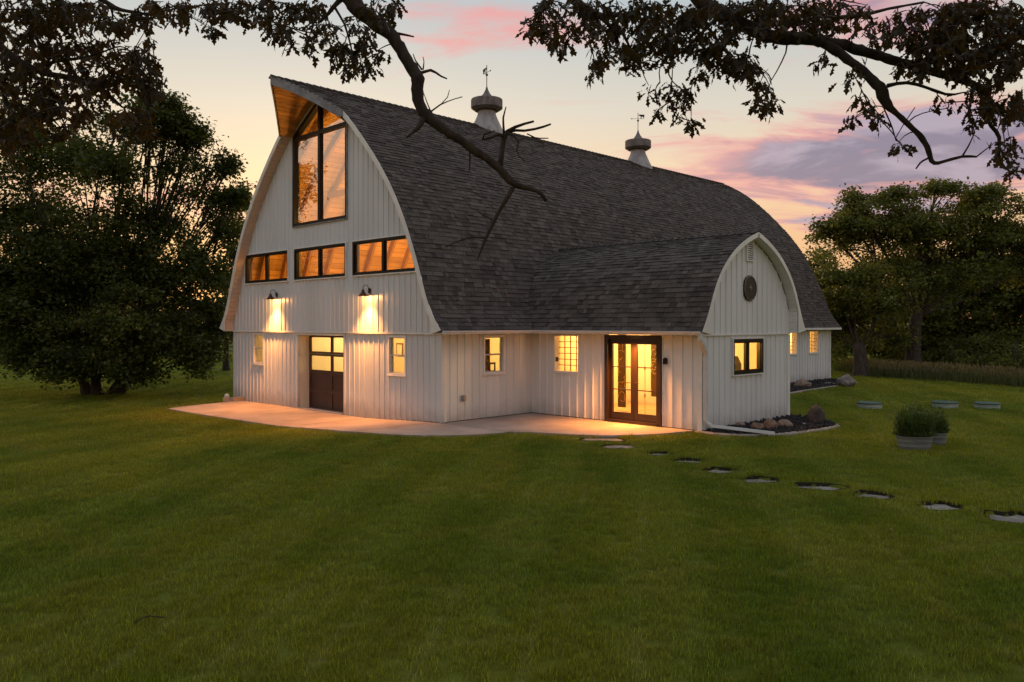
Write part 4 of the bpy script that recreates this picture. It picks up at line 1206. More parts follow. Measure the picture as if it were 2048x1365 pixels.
def lava(poly, n, size, label):
    P = np.array(poly); lo, hi = P.min(0), P.max(0)
    q = RNG.uniform(lo, hi, (n * 4, 2)); q = q[in_poly(q[:, 0], q[:, 1], poly)][:n]
    base = np.array([(1, 0, 0), (-1, 0, 0), (0, 1, 0), (0, -1, 0), (0, 0, 1), (0, 0, -1)], float)
    fb = [(0, 2, 4), (2, 1, 4), (1, 3, 4), (3, 0, 4), (2, 0, 5), (1, 2, 5), (3, 1, 5), (0, 3, 5)]
    V, F, T = [], [], []
    for x, y in q:
        s = size * RNG.uniform(.5, 1.3); R = Matrix.Rotation(RNG.uniform(0, 6.28), 3, Vector(RNG.normal(size=3)).normalized())
        b = len(V); z = float(gz(x, y)) + .03 + RNG.uniform(0, .05)
        for v in base:
            w_ = R @ Vector(v * RNG.uniform(.6, 1.2)); V.append((x + w_[0] * s, y + w_[1] * s, z + w_[2] * s))
        F += [tuple(b + i for i in f) for f in fb]; T += [RNG.uniform(0, 1)] * 6
    o = obj('lava_rock', tone_mesh('lava_rock', V, F, T, M['mulch'])); tagit(o, label, 'mulch', kind='stuff')
lava(BED1, 2600, .035, 'loose dark lava rock filling the bed by the wing')
lava(BED2, 2600, .04, 'loose dark lava rock filling the bed by the far wall')

from mathutils import noise as mnoise
def boulder(name, px, py, w_px, h_px, mat, label, seed, flatten=1.0, yaw=None, sharp=.0, group=None, dmul=.8):
    q = gpix(px, py); dep = depth_of(q); s = dep / FPX
    rx, rz = w_px / 2 * s, h_px * s / 1.75
    me = bpy.data.meshes.new(name)
    import bmesh
    bm = bmesh.new(); bmesh.ops.create_icosphere(bm, subdivisions=4, radius=1.0)
    off = Vector((seed * 3.1, seed * 1.7, seed * .9))
    for v in bm.verts:
        c = v.co.copy()
        d_ = 1 + .30 * mnoise.noise(c * 1.2 + off) + .14 * mnoise.noise(c * 3 + off) + .05 * mnoise.noise(c * 9 + off)
        # facets
        if sharp:
            for k in range(7):
                rr = random.Random(seed * 10 + k); nn = Vector((rr.gauss(0, 1), rr.gauss(0, 1), rr.gauss(0, 1))).normalized(); h = .72 + .2 * rr.random()
                dd = c.dot(nn) * d_
                if dd > h: d_ *= 1 - sharp * (dd - h) / dd
        v.co = c * d_
        if v.co.z < -.5: v.co.z = -.5 + (v.co.z + .5) * .3
    bm.to_mesh(me); bm.free()
    me.materials.append(mat); me.polygons.foreach_set('use_smooth', [True] * len(me.polygons))
    o = obj(name, me, None, (q[0], q[1], q[2] + rz * .62)); o.scale = (rx, rx * dmul, rz)
    o.rotation_euler = (0, 0, math.radians(-45 if yaw is None else yaw))
    tagit(o, label, 'boulder', group); return o
boulder('boulder', 1480, 857, 22, 14, M['rock_tan'], 'smallest rounded tan boulder at the wing wall, nearest the downspout', 1)
boulder('boulder', 1517, 863, 27, 20, M['rock_red'], 'reddish split boulder beside the downspout end', 2, sharp=.7)
boulder('boulder', 1540, 862, 30, 26, M['rock_red'], 'dark reddish egg-shaped boulder in the middle of the wing bed', 3, yaw=-20)
boulder('boulder', 1571, 858, 32, 20, M['rock_tan'], 'smooth rounded tan boulder at the corner of the wing', 4)
boulder('boulder', 1631, 850, 37, 43, M['rock_dark'], 'tall upright dark boulder standing at the tip of the wing bed', 5, sharp=.75, dmul=.55)
boulder('boulder', 1610, 852, 27, 7, M['slab'], 'low flat slab of stone beside the upright boulder', 6, sharp=.8)
boulder('boulder', 1606, 777, 29, 20, M['rock_tan'], 'rounded boulder under the far leaded windows', 7, yaw=-70)
boulder('boulder', 1692, 774, 34, 24, M['rock_grey'], 'large pale boulder at the far corner of the barn', 8)
boulder('boulder', 1657, 770, 24, 5, M['slab'], 'thin flat stone lying between the two far boulders', 9, sharp=.8)

# ------------------------------------------------------------------ stepping stones
ords = ['first', 'second', 'third', 'fourth', 'fifth', 'sixth', 'seventh', 'eighth', 'ninth', 'tenth']
for i, (q, pts) in enumerate(STONE_OUT):
    rr = random.Random(80 + i); n = len(pts)
    up_ = .034 if i < 2 else 0.0
    V = [(v[0], v[1], q[2] - .044 + up_ + rr.uniform(0, .012)) for v in pts] + [(v[0], v[1], q[2] - .12) for v in pts]
    o = obj('stepping_stone', mesh('stepping_stone', V, [tuple(range(n))] + [(k, k + n, (k + 1) % n + n, (k + 1) % n) for k in range(n)], M['slab']))
    sl = STONE_POLYS[i]; obj('shade_lining', mesh('shade_lining', [(v[0], v[1], q[2] - .092) for v in sl] + [(v[0], v[1], q[2] + .004) for v in sl], [tuple(range(n))] + [(k, (k + 1) % n, (k + 1) % n + n, k + n) for k in range(n)], M['soil']), o)  # dark hollow lining: its colour stands in for shade under the turf edge
    tagit(o, 'sunken flat stepping stone in the lawn, %s of the row counting from the patio' % ords[i], 'stepping stone', 'stepping stones across the lawn')

# ------------------------------------------------------------------ riser lids and tubs on the lawn
def riser(px, py, label, tilt=0):
    q = gpix(px, py); root = empty('septic_riser', q); tagit(root, label, 'riser lid', 'green capped risers in the lawn')
    mb = MB()
    prof = [(.315, -.05)]
    for k in range(3): z = .005 + k * .045; prof += [(.315, z), (.335, z + .010), (.335, z + .028), (.315, z + .038)]
    prof += [(.31, .15)]
    mb.lathe(prof, (0, 0, 0), 32); mb.build('riser_pipe', M['riser'], root)
    mb = MB(); mb.lathe([(.335, .142), (.352, .150), (.352, .168), (.33, .178), (.20, .192), (.001, .198)], (0, 0, 0), 32, cap=False); mb.build('lid', M['lid_green'], root)
    mb = MB()
    for k in range(6):
        an = k * math.pi / 3; mb.lathe([(.012, 0), (.012, .012), (.001, .014)], (.315 * math.cos(an), .315 * math.sin(an), .177), 6, cap=False)
    mb.build('bolt', M['galv'], root)
riser(1739, 817, 'green capped round riser in the lawn, nearest the barn')
riser(1890, 816, 'green capped round riser in the lawn, middle one behind the tub plants')
riser(1974, 818, 'green capped round riser in the lawn, farthest from the barn')

def blades(n, base_fn, h, w_, droop, rng, seg=4):
    """arching strap leaves; returns verts, faces, tones"""
    V, F, T = [], [], []
    for _ in range(n):
        q = np.array(base_fn(), float); az = rng.uniform(0, 2 * math.pi); hh = h * rng.uniform(.55, 1.15); lean = droop * rng.uniform(.2, 1.2)
        d_ = np.array([math.cos(az), math.sin(az), 0]); s_ = np.array([-d_[1], d_[0], 0]); b = len(V); ww = w_ * rng.uniform(.6, 1.2)
        for k in range(seg + 1):
            f_ = k / seg; pt = q + d_ * lean * hh * f_ ** 2 + UP * hh * (f_ - .25 * lean * f_ ** 3); wk = ww * (1 - f_ ** 2) * .5 + .0008
            V += [tuple(pt - s_ * wk), tuple(pt + s_ * wk)]
        for k in range(seg): F.append((b + 2 * k, b + 2 * k + 1, b + 2 * k + 3, b + 2 * k + 2))
        T += [rng.uniform(0, 1)] * (2 * seg + 2)
    return V, F, T

def tub(px, py, rx, ry, hgt, label, nb, ph, seed, nl):
    rng = np.random.default_rng(seed)
    q = gpix(px, py); root = empty('wash_tub', q, math.radians(-45)); tagit(root, label, 'planter', 'galvanised tubs of plants on the lawn')
    mb = MB(); k = .86
    prof = [(k, 0), (k + .03, hgt * .25), (k + .045, hgt * .27), (k + .04, hgt * .30), (k + .08, hgt * .62), (k + .095, hgt * .64), (k + .09, hgt * .67), (k + .13, hgt * .97), (1.02, hgt), (1.02, hgt + .012), (.97, hgt + .012), (.96, hgt - .06)]
    mb.lathe(prof, (0, 0, 0), 36, rx, ry, cap=False); mb.build('tub', M['tub'], root, True)
    mb = MB(); mb.lathe([(.96, hgt - .05), (.001, hgt - .02)], (0, 0, 0), 24, rx, ry, cap=False); mb.build('soil', M['soil'], root)
    mb = MB(); mb.tube([(-.09, -ry * 1.0, hgt * .8), (-.09, -ry * 1.06, hgt * .78), (.09, -ry * 1.06, hgt * .78), (.09, -ry * 1.0, hgt * .8)], .008, 6); mb.build('handle', M['tub'], root)
    def bf():
        a_, r = rng.uniform(0, 6.283), math.sqrt(rng.uniform(0, 1)) * .9; return (rx * r * math.cos(a_), ry * r * math.sin(a_), hgt - .04)
    V, F, T = blades(nb, bf, ph, .013, .70, rng)
    # small oval leaves and buds on the taller stems
    for _ in range(nl):
        a_, r = rng.uniform(0, 6.283), rng.uniform(0, 1) ** .5; zz_ = hgt + ph * rng.uniform(.05, 1.0) * (1.08 - .62 * r * r)
        sp = 1.0 + .30 * (zz_ - hgt) / ph; c = np.array([rx * r * sp * math.cos(a_), ry * r * sp * 1.1 * math.sin(a_), max(zz_ - .35 * ph * r * r, hgt + .03)])
        d_ = rng.normal(size=3); d_[2] = abs(d_[2]) * .6; d_ /= np.linalg.norm(d_); s_ = np.cross(d_, rng.normal(size=3)); s_ /= np.linalg.norm(s_)
        l_ = rng.uniform(.035, .075); b = len(V)
        V += [tuple(c), tuple(c + d_ * l_ * .5 + s_ * l_ * .2), tuple(c + d_ * l_), tuple(c + d_ * l_ * .5 - s_ * l_ * .2)]; F.append((b, b + 1, b + 2, b + 3)); T += [rng.uniform(0, 1)] * 4
    obj('foliage', tone_mesh('foliage', V, F, T, M['plant_leaf']), root)
tub(1829, 899, .345, .24, .255, 'large oval galvanised tub overflowing with strappy green plants', 420, .62, 1, 2600)
tub(1872, 890, .20, .20, .24, 'smaller galvanised tub of plants behind the large oval one', 200, .52, 2, 1100)

# small things by the far left corner of the barn
q = gpix(457, 806)
mb = MB(); mb.box(-.16, .16, -.10, .10, 0, .05); mb.box(-.16, -.12, -.10, .10, .05, .17); mb.box(.12, .16, -.10, .10, .05, .17); mb.box(-.12, .12, -.10, -.06, .05, .17); mb.box(-.12, .12, .06, .10, .05, .17)
o = mb.build('planter_box', M['kerb'], None); o.location = q; o.rotation_euler = (0, 0, -.6); tagit(o, 'small concrete trough holding a pale stone by the far corner of the barn', 'trough')
boulder('pale_stone', 454, 803, 9, 9, M['trim'], 'pale round stone sitting in the small concrete trough', 21).location.z += .12
q = gpix(474, 806)
mb = MB(); mb.box(-.20, .20, -.10, .10, 0, .19); mb.box(-.17, -.03, -.07, .07, .19, .195); mb.box(.03, .17, -.07, .07, .19, .195)
o = mb.build('concrete_block', M['kerb'], None); o.location = q; o.rotation_euler = (0, 0, .2); tagit(o, 'grey concrete block against the far left corner of the barn', 'block')

# ------------------------------------------------------------------ trees
def fast_mesh(name, V, quads, tone, mat):
    me = bpy.data.meshes.new(name)
    nv, nf = len(V), len(quads)
    me.vertices.add(nv); me.vertices.foreach_set('co', np.ascontiguousarray(V, np.float32).ravel())
    me.loops.add(nf * 4); me.loops.foreach_set('vertex_index', np.ascontiguousarray(quads, np.int32).ravel())
    me.polygons.add(nf); me.polygons.foreach_set('loop_start', np.arange(0, nf * 4, 4, dtype=np.int32))
    me.polygons.foreach_set('loop_total', np.full(nf, 4, np.int32))
    me.materials.append(mat)
    set_tone(me, tone)
    me.update(calc_edges=True)
    return me

def leaf_cloud(centres, per, spread, size, rng, tonec=None, tone_var=.22):
    """diamond leaves scattered in flattened sprays about each centre"""
    n = len(centres) * per
    c = np.repeat(centres, per, 0) + np.clip(rng.normal(size=(n, 3)), -1.7, 1.7) * np.array([spread, spread, spread * .6])
    d = rng.normal(size=(n, 3)); d[:, 2] = d[:, 2] * .55 - .25; d /= np.linalg.norm(d, axis=1)[:, None]
    up = rng.normal(size=(n, 3)) * .6 + np.array([0, 0, 1.0]); s = np.cross(d, up); s /= np.linalg.norm(s, axis=1)[:, None]
    l = size * rng.uniform(.6, 1.25, n)[:, None]
    nn = np.cross(s, d)
    V = np.empty((n, 4, 3)); V[:, 0] = c; V[:, 1] = c + d * l * .45 + s * l * .33 + nn * l * .1; V[:, 2] = c + d * l; V[:, 3] = c + d * l * .45 - s * l * .33 + nn * l * .1
    q = np.arange(n * 4).reshape(n, 4)
    tc_ = np.repeat(tonec if tonec is not None else rng.uniform(.15, .85, len(centres)), per)
    tone = np.clip(tc_ + rng.normal(size=n) * tone_var, 0, 1)
    return V.reshape(-1, 3), q, np.repeat(tone, 4)

def bez(p0, p1, p2, n):
    tt = np.linspace(0, 1, n)[:, None]
    return (1 - tt) ** 2 * p0 + 2 * tt * (1 - tt) * p1 + tt ** 2 * p2

def lobe(px, py, dep, rx, ry, rd=None):
    s = dep / FPX
    return (pix(px, py, dep), rx * s, ry * s, (rd or rx) * s)

def tree(name, label, base, lobes, trunk_r, density, per, spread, lsize, leaf, bark, seed, stems=1, fork=.35, group=None, branches=9, cat='tree', shell=.45):
    rng = np.random.default_rng(seed)
    root = empty(name, base); tagit(root, label, cat, group)
    base = np.array(base, float)
    mb = MB(); cents = []; tones = []
    top = np.mean([l[0] for l in lobes], 0)
    heads = []
    for k in range(stems):
        an = 2 * math.pi * k / max(stems, 1) + .4
        spreadb = trunk_r * (1.3 if stems > 1 else 0)
        b0 = np.array([math.cos(an) * spreadb, math.sin(an) * spreadb, -.15])
        fk = np.array([0, 0, (top[2] - base[2]) * fork]) + np.array([math.cos(an), math.sin(an), 0]) * (stems > 1) * 1.1 + np.array([(top - base)[0], (top - base)[1], 0]) * .25
        r0 = trunk_r if stems == 1 else trunk_r * .6
        path = bez(b0, (b0 + fk) / 2 + rng.normal(size=3) * .12, fk, 7)
        mb.tube(path, [r0 * (1.45 if i == 0 else 1.12 if i == 1 else 1 - .06 * i) for i in range(7)], 10)
        heads.append((fk, r0 * .6))
    for i, (c, rx, rz, rd) in enumerate(lobes):
        fk, hr = heads[i % len(heads)]
        cc = c - base
        path = bez(fk - np.array([0, 0, .3]), fk * .45 + cc * .55 + np.array([0, 0, -.12 * np.linalg.norm(cc - fk)]), cc, 8)
        path += rng.normal(size=path.shape) * .14 * np.linspace(0, 1, 8)[:, None]
        mb.tube(path, [max(.010, hr * .38 * (1 - .93 * (k / 7) ** .5)) for k in range(8)], 6)
        # leafy sprays: short shoots running outwards from the lobe, so that gaps and lumps stay between them
        nsp = max(12, int(density * (rx * rz + rx * rd + rz * rd) / 5))
        v = rng.normal(size=(nsp, 3)) * np.array([1, 1, .8]); v /= np.linalg.norm(v, axis=1)[:, None]
        bump = 1 + .28 * np.array([mnoise.noise(Vector((x * 1.9 + seed, y * 1.9 + i * 3.3, z * 1.9))) for x, y, z in v])
        r1 = rng.uniform(.50, 1.12, nsp) ** .9 * bump * .94; ln = rng.uniform(.25, .62, nsp); r1 = np.where(rng.uniform(size=nsp) < .16, r1 * 1.2, r1)
        st_ = v * (r1 - ln)[:, None]; en_ = v * r1[:, None]
        f_ = np.linspace(0, 1, 6)[None, :, None]
        pts = (st_[:, None] * (1 - f_) + en_[:, None] * f_).reshape(-1, 3) + rng.normal(size=(nsp * 6, 3)) * .035
        tn = np.repeat(np.clip(rng.normal(.42, .24, nsp), 0, 1), 6)
        pl = pts[:, :1] * RT * rx + pts[:, 1:2] * FW * rd + pts[:, 2:] * UP * rz + cc
        pl[:, 2] -= .10 * np.tile(np.linspace(0, 1, 6) ** 2, nsp) * max(rx, rz)
        kp = pl[:, 2] + base[2] > float(gz(base[0], base[1])) + .25
        lay_ = np.array([mnoise.noise(Vector((q_[0] * .38 + seed, q_[1] * .38, q_[2] * 1.15))) for q_ in pl]); kp &= lay_ > -.31      # tiers of boughs with gaps between
        pl = pl[kp]; tones.append(tn[kp])
        cents.append(pl)
        for k in range(min(branches, len(pl))):
            e = pl[rng.integers(len(pl))]; st = path[rng.integers(3, 8)]
            mb.tube(bez(st, (st + e) / 2 + np.array([0, 0, .15]) + rng.normal(size=3) * .1, e, 5), [max(.01, trunk_r * .09 * (1 - .17 * j)) for j in range(5)], 4, cap=False)
    mb.build('trunk', bark, root, True)
    cen = np.concatenate(cents)
    hz = (cen[:, 2] - cen[:, 2].min()) / (np.ptp(cen[:, 2]) + 1e-6)
    tonec = np.concatenate(tones)
    V, Q, T = leaf_cloud(cen, per, spread, lsize, rng, tonec)
    obj('crown', fast_mesh('crown', V, Q, T, leaf), root)
    return root

# the large spreading maple at the left
tree('maple_tree', 'huge dark maple spreading down to the lawn left of the barn', gpix(205, 789),
     [lobe(170, 520, 29.5, 200, 170), lobe(30, 430, 29.5, 170, 170), lobe(300, 440, 29.5, 120, 140), lobe(385, 320, 30, 46, 85, 60), lobe(330, 265, 29.5, 50, 75, 70),
      lobe(405, 540, 29.5, 75, 120), lobe(430, 400, 30.5, 48, 75), lobe(200, 330, 28.5, 150, 100), lobe(20, 270, 28, 130, 120), lobe(-120, 520, 29, 150, 220),
      lobe(110, 675, 28.6, 140, 50), lobe(320, 665, 28.8, 125, 58), lobe(110, 590, 28.6, 120, 36), lobe(300, 585, 28.6, 120, 40), lobe(215, 640, 28.0, 170, 34), lobe(365, 615, 28.8, 90, 36), lobe(30, 560, 28.8, 110, 40), lobe(200, 540, 28.8, 130, 36), lobe(425, 650, 29.5, 40, 55), lobe(20, 640, 28.5, 110, 60), lobe(280, 735, 28.2, 60, 22), lobe(80, 722, 28, 80, 22), lobe(205, 705, 27.6, 110, 34), lobe(150, 738, 27.4, 90, 22), lobe(265, 745, 27.4, 60, 22), lobe(390, 715, 29, 50, 30), lobe(250, 240, 28.5, 90, 60), lobe(160, 540, 30.5, 130, 110), lobe(60, 590, 30.5, 120, 80), lobe(320, 560, 30.5, 80, 100), lobe(340, 222, 29.5, 18, 46), lobe(395, 268, 30, 16, 46), lobe(428, 305, 30, 15, 40), lobe(455, 335, 30.4, 15, 42), lobe(474, 392, 30.6, 14, 36), lobe(300, 205, 29, 22, 44), lobe(365, 240, 29.6, 14, 40), lobe(455, 470, 30.4, 34, 70), lobe(205, 745, 27.8, 75, 26)],
     .34, 26, 17, .24, .155, M['maple_leaf'], M['bark2'], 11, stems=5, fork=.22, branches=14)
tree('young_tree', 'slender tree rising behind the far left roof edge', gpix(452, 742),
     [lobe(462, 430, 40, 30, 62), lobe(478, 500, 40, 38, 70), lobe(450, 560, 40, 45, 70), lobe(440, 640, 40, 45, 60), lobe(485, 390, 40, 14, 28)],
     .16, 22, 16, .26, .18, M['maple_leaf'], M['bark2'], 12)

# right-hand woodland
tree('oak_tree', 'broad domed oak rising behind the right end of the barn', gpix(1826, 748),
     [lobe(1850, 455, 39.5, 115, 70), lobe(1770, 445, 39.5, 85, 65), lobe(1705, 460, 39, 70, 60), lobe(1935, 435, 39.5, 100, 70), lobe(2000, 485, 39, 95, 70),
      lobe(1850, 530, 40, 170, 70), lobe(1655, 465, 39, 34, 34), lobe(1722, 405, 39, 42, 28), lobe(1790, 388, 39.5, 48, 26), lobe(1868, 380, 39.5, 56, 26), lobe(1950, 388, 39.5, 62, 28), lobe(2020, 430, 39, 40, 34), lobe(2075, 520, 39, 80, 70)],
     .42, 25, 18, .26, .18, M['far_leaf'], M['bark2'], 21, fork=.42, branches=12)
tree('oak_tree', 'darker oak with a thick straight trunk just right of the barn corner', gpix(1722, 753),
     [lobe(1700, 570, 37, 62, 75), lobe(1765, 590, 37, 75, 80), lobe(1668, 560, 37.4, 44, 70), lobe(1755, 660, 38.5, 70, 42), lobe(1655, 640, 38.5, 28, 75), lobe(1690, 640, 38.5, 45, 45)],
     .40, 25, 19, .26, .18, M['far_leaf'], M['bark2'], 22, fork=.45, branches=10)
bgt = [((1905, 742), [lobe(1900, 600, 47, 110, 100), lobe(1860, 660, 46, 90, 60), lobe(1950, 560, 47, 80, 80)], 'leafy tree in the shade behind the domed oak'),
       ((2030, 745), [lobe(2020, 590, 45, 100, 110), lobe(2090, 520, 45, 110, 120), lobe(1990, 670, 44, 90, 60)], 'leafy tree at the right edge above the tall weeds'),
       ((1640, 735), [lobe(1630, 520, 50, 40, 42), lobe(1650, 590, 50, 50, 70), lobe(1600, 560, 50, 34, 60), lobe(1660, 680, 50, 60, 60)], 'rounded tree peeping over the far end of the barn roof'),
       ((1790, 738), [lobe(1790, 640, 46, 100, 80), lobe(1740, 680, 46, 80, 60), lobe(1830, 690, 45, 70, 50)], 'low dark tree between the two oak trunks'),
       ((2180, 750), [lobe(2180, 560, 42, 130, 150), lobe(2140, 660, 42, 90, 70)], 'tree standing at the far right edge of the wood')]
for k, (b, lb, lab) in enumerate(bgt):
    tree('woodland_tree', lab, gpix(*b), lb, .22, 18, 19, .36, .24, M['far_leaf'], M['bark2'], 30 + k, group='trees of the wood at the right', branches=5)
shr = [(1880, 765, 42, 75, 34, 'shrub'), (1975, 768, 39.5, 85, 36, 's'), (2060, 772, 37, 80, 40, 's'), (1790, 758, 43, 60, 36, 's')]
slab_ = ['dark shrub at the foot of the wood behind the risers', 'dark shrub above the tall weeds, second from the edge', 'dark shrub at the right edge above the tall weeds', 'dark shrub beside the second oak trunk']
for k, (x_, y_, dep, rx, ry, _) in enumerate(shr):
    c = pix(x_, y_ - 46, dep); b = np.array([c[0], c[1], float(gz(c[0], c[1]))])
    tree('shrub', slab_[k], b, [lobe(x_, y_ - 50, dep, rx, ry), lobe(x_ + 20, y_ - 75, dep + .8, rx * .7, ry)], .06, 11, 14, .26, .18, M['far_leaf'], M['bark2'], 50 + k, stems=3, group='shrubs at the foot of the wood', cat='shrub', branches=4)
lsh = [(432, 690, 52, 60, 46, 'light green bush beyond the lawn next to the barn'), (355, 690, 55, 60, 40, 'light green bush beyond the lawn behind the maple'), (30, 690, 52, 70, 44, 'bush beyond the lawn at the far left edge'), (-60, 680, 50, 70, 60, 'taller bush beyond the left edge of the lawn'), (170, 690, 56, 90, 40, 'bush beyond the lawn behind the maple trunk')]
for k, (x_, y_, dep, rx, ry, lab) in enumerate(lsh):
    c = pix(x_, y_, dep); b = np.array([c[0], c[1], float(gz(c[0], c[1]))])
    tree('bush', lab, b, [lobe(x_, y_, dep, rx, ry), lobe(x_ - 15, y_ + 15, dep - 1, rx, ry * .7)], .07, 8, 14, .4, .25, M['bush_leaf'], M['bark2'], 60 + k, stems=3, group='bushes beyond the left lawn', cat='bush', branches=4)
# far tree line all round the field
rng = np.random.default_rng(5)
an = np.radians(np.arange(-180, 180, 1.1)); cl = []
for a_ in an:
    R = 115 + 12 * math.sin(a_ * 5); hh = 6.5 + 2.5 * mnoise.noise(Vector((math.cos(a_) * 4, math.sin(a_) * 4, 0))) + rng.uniform(-1, 1)
    for _ in range(26):
        cl.append((CAM[0] + (R + rng.normal() * 3) * math.cos(a_ + rng.normal() * .012), CAM[1] + (R + rng.normal() * 3) * math.sin(a_ + rng.normal() * .012), hh * rng.uniform(0.03, 1) ** .8))
V, Q, T = leaf_cloud(np.array(cl), 14, .9, .9, rng)
tagit(obj('treeline', fast_mesh('treeline', V, Q, T, M['far_leaf'])), 'distant dark tree line beyond the fields', 'tree line', kind='stuff')

# tall weeds in front of the wood
rng = np.random.default_rng(8)
wl = [gpix(1768, 756), gpix(1820, 759), gpix(1900, 764), gpix(2048, 776), gpix(2200, 790)]
def wbase():
    k = rng.integers(len(wl) - 1); f_ = rng.uniform(); q = wl[k] * (1 - f_) + wl[k + 1] * f_ + FW * rng.uniform(0, 5.5) ** 1.0 + RT * rng.normal() * .3
    return (q[0], q[1], float(gz(q[0], q[1])))
V, F, T = blades(9000, wbase, .42, .022, .35, rng, 3)
V = np.array(V); T = np.array(T)
V2, F2, T2 = [], [], []
for _ in range(2600):
    q = np.array(wbase()) + UP * rng.uniform(.32, .62); b = len(V2); l_ = rng.uniform(.10, .2); s_ = RT * .018; le = np.array([rng.normal() * .05, rng.normal() * .05, l_])
    V2 += [tuple(q - s_ * .3), tuple(q + s_ + le * .5), tuple(q + le), tuple(q - s_ + le * .5)]; F2.append((b, b + 1, b + 2, b + 3)); T2 += [rng.uniform(.6, 1)] * 4
    b = len(V2); st = np.array([q[0], q[1], float(gz(q[0], q[1]))]); V2 += [tuple(st - RT * .004), tuple(st + RT * .004), tuple(q + RT * .003), tuple(q - RT * .003)]; F2.append((b, b + 1, b + 2, b + 3)); T2 += [.55] * 4
n0 = len(V); F = [tuple(f) for f in F] + [tuple(n0 + i for i in f) for f in F2]
tagit(obj('weeds', tone_mesh('weeds', list(map(tuple, V)) + V2, F, np.concatenate([T * .45, T2]), M['weed'])), 'tall reddish seed-headed weeds along the edge of the wood', 'weeds', kind='stuff')

# ------------------------------------------------------------------ overhanging oaks
ST = np.array([0, .10, .22, .31, .47, .56, .73, .83, 1.0]); SW = np.array([.012, .03, .13, .055, .22, .09, .25, .12, .03])
def leaf_template(bend, cup):
    V = []
    for t_, w_ in zip(ST, SW):
        z = -bend * t_ * t_
        V += [(t_, 0, z), (t_ + .05 * w_, w_, z - cup * w_), (t_ + .03 * w_, -w_, z - cup * w_ * .7)]
    Q = []
    for k in range(len(ST) - 1):
        a_ = 3 * k; b = a_ + 3
        Q += [(a_, a_ + 1, b + 1, b), (a_ + 2, a_, b, b + 2)]
    return np.array(V), np.array(Q)
TEMPL = [leaf_template(b, c) for b, c in ((.15, .3), (.35, .1), (-.1, .4), (.5, .5), (.25, -.2))]

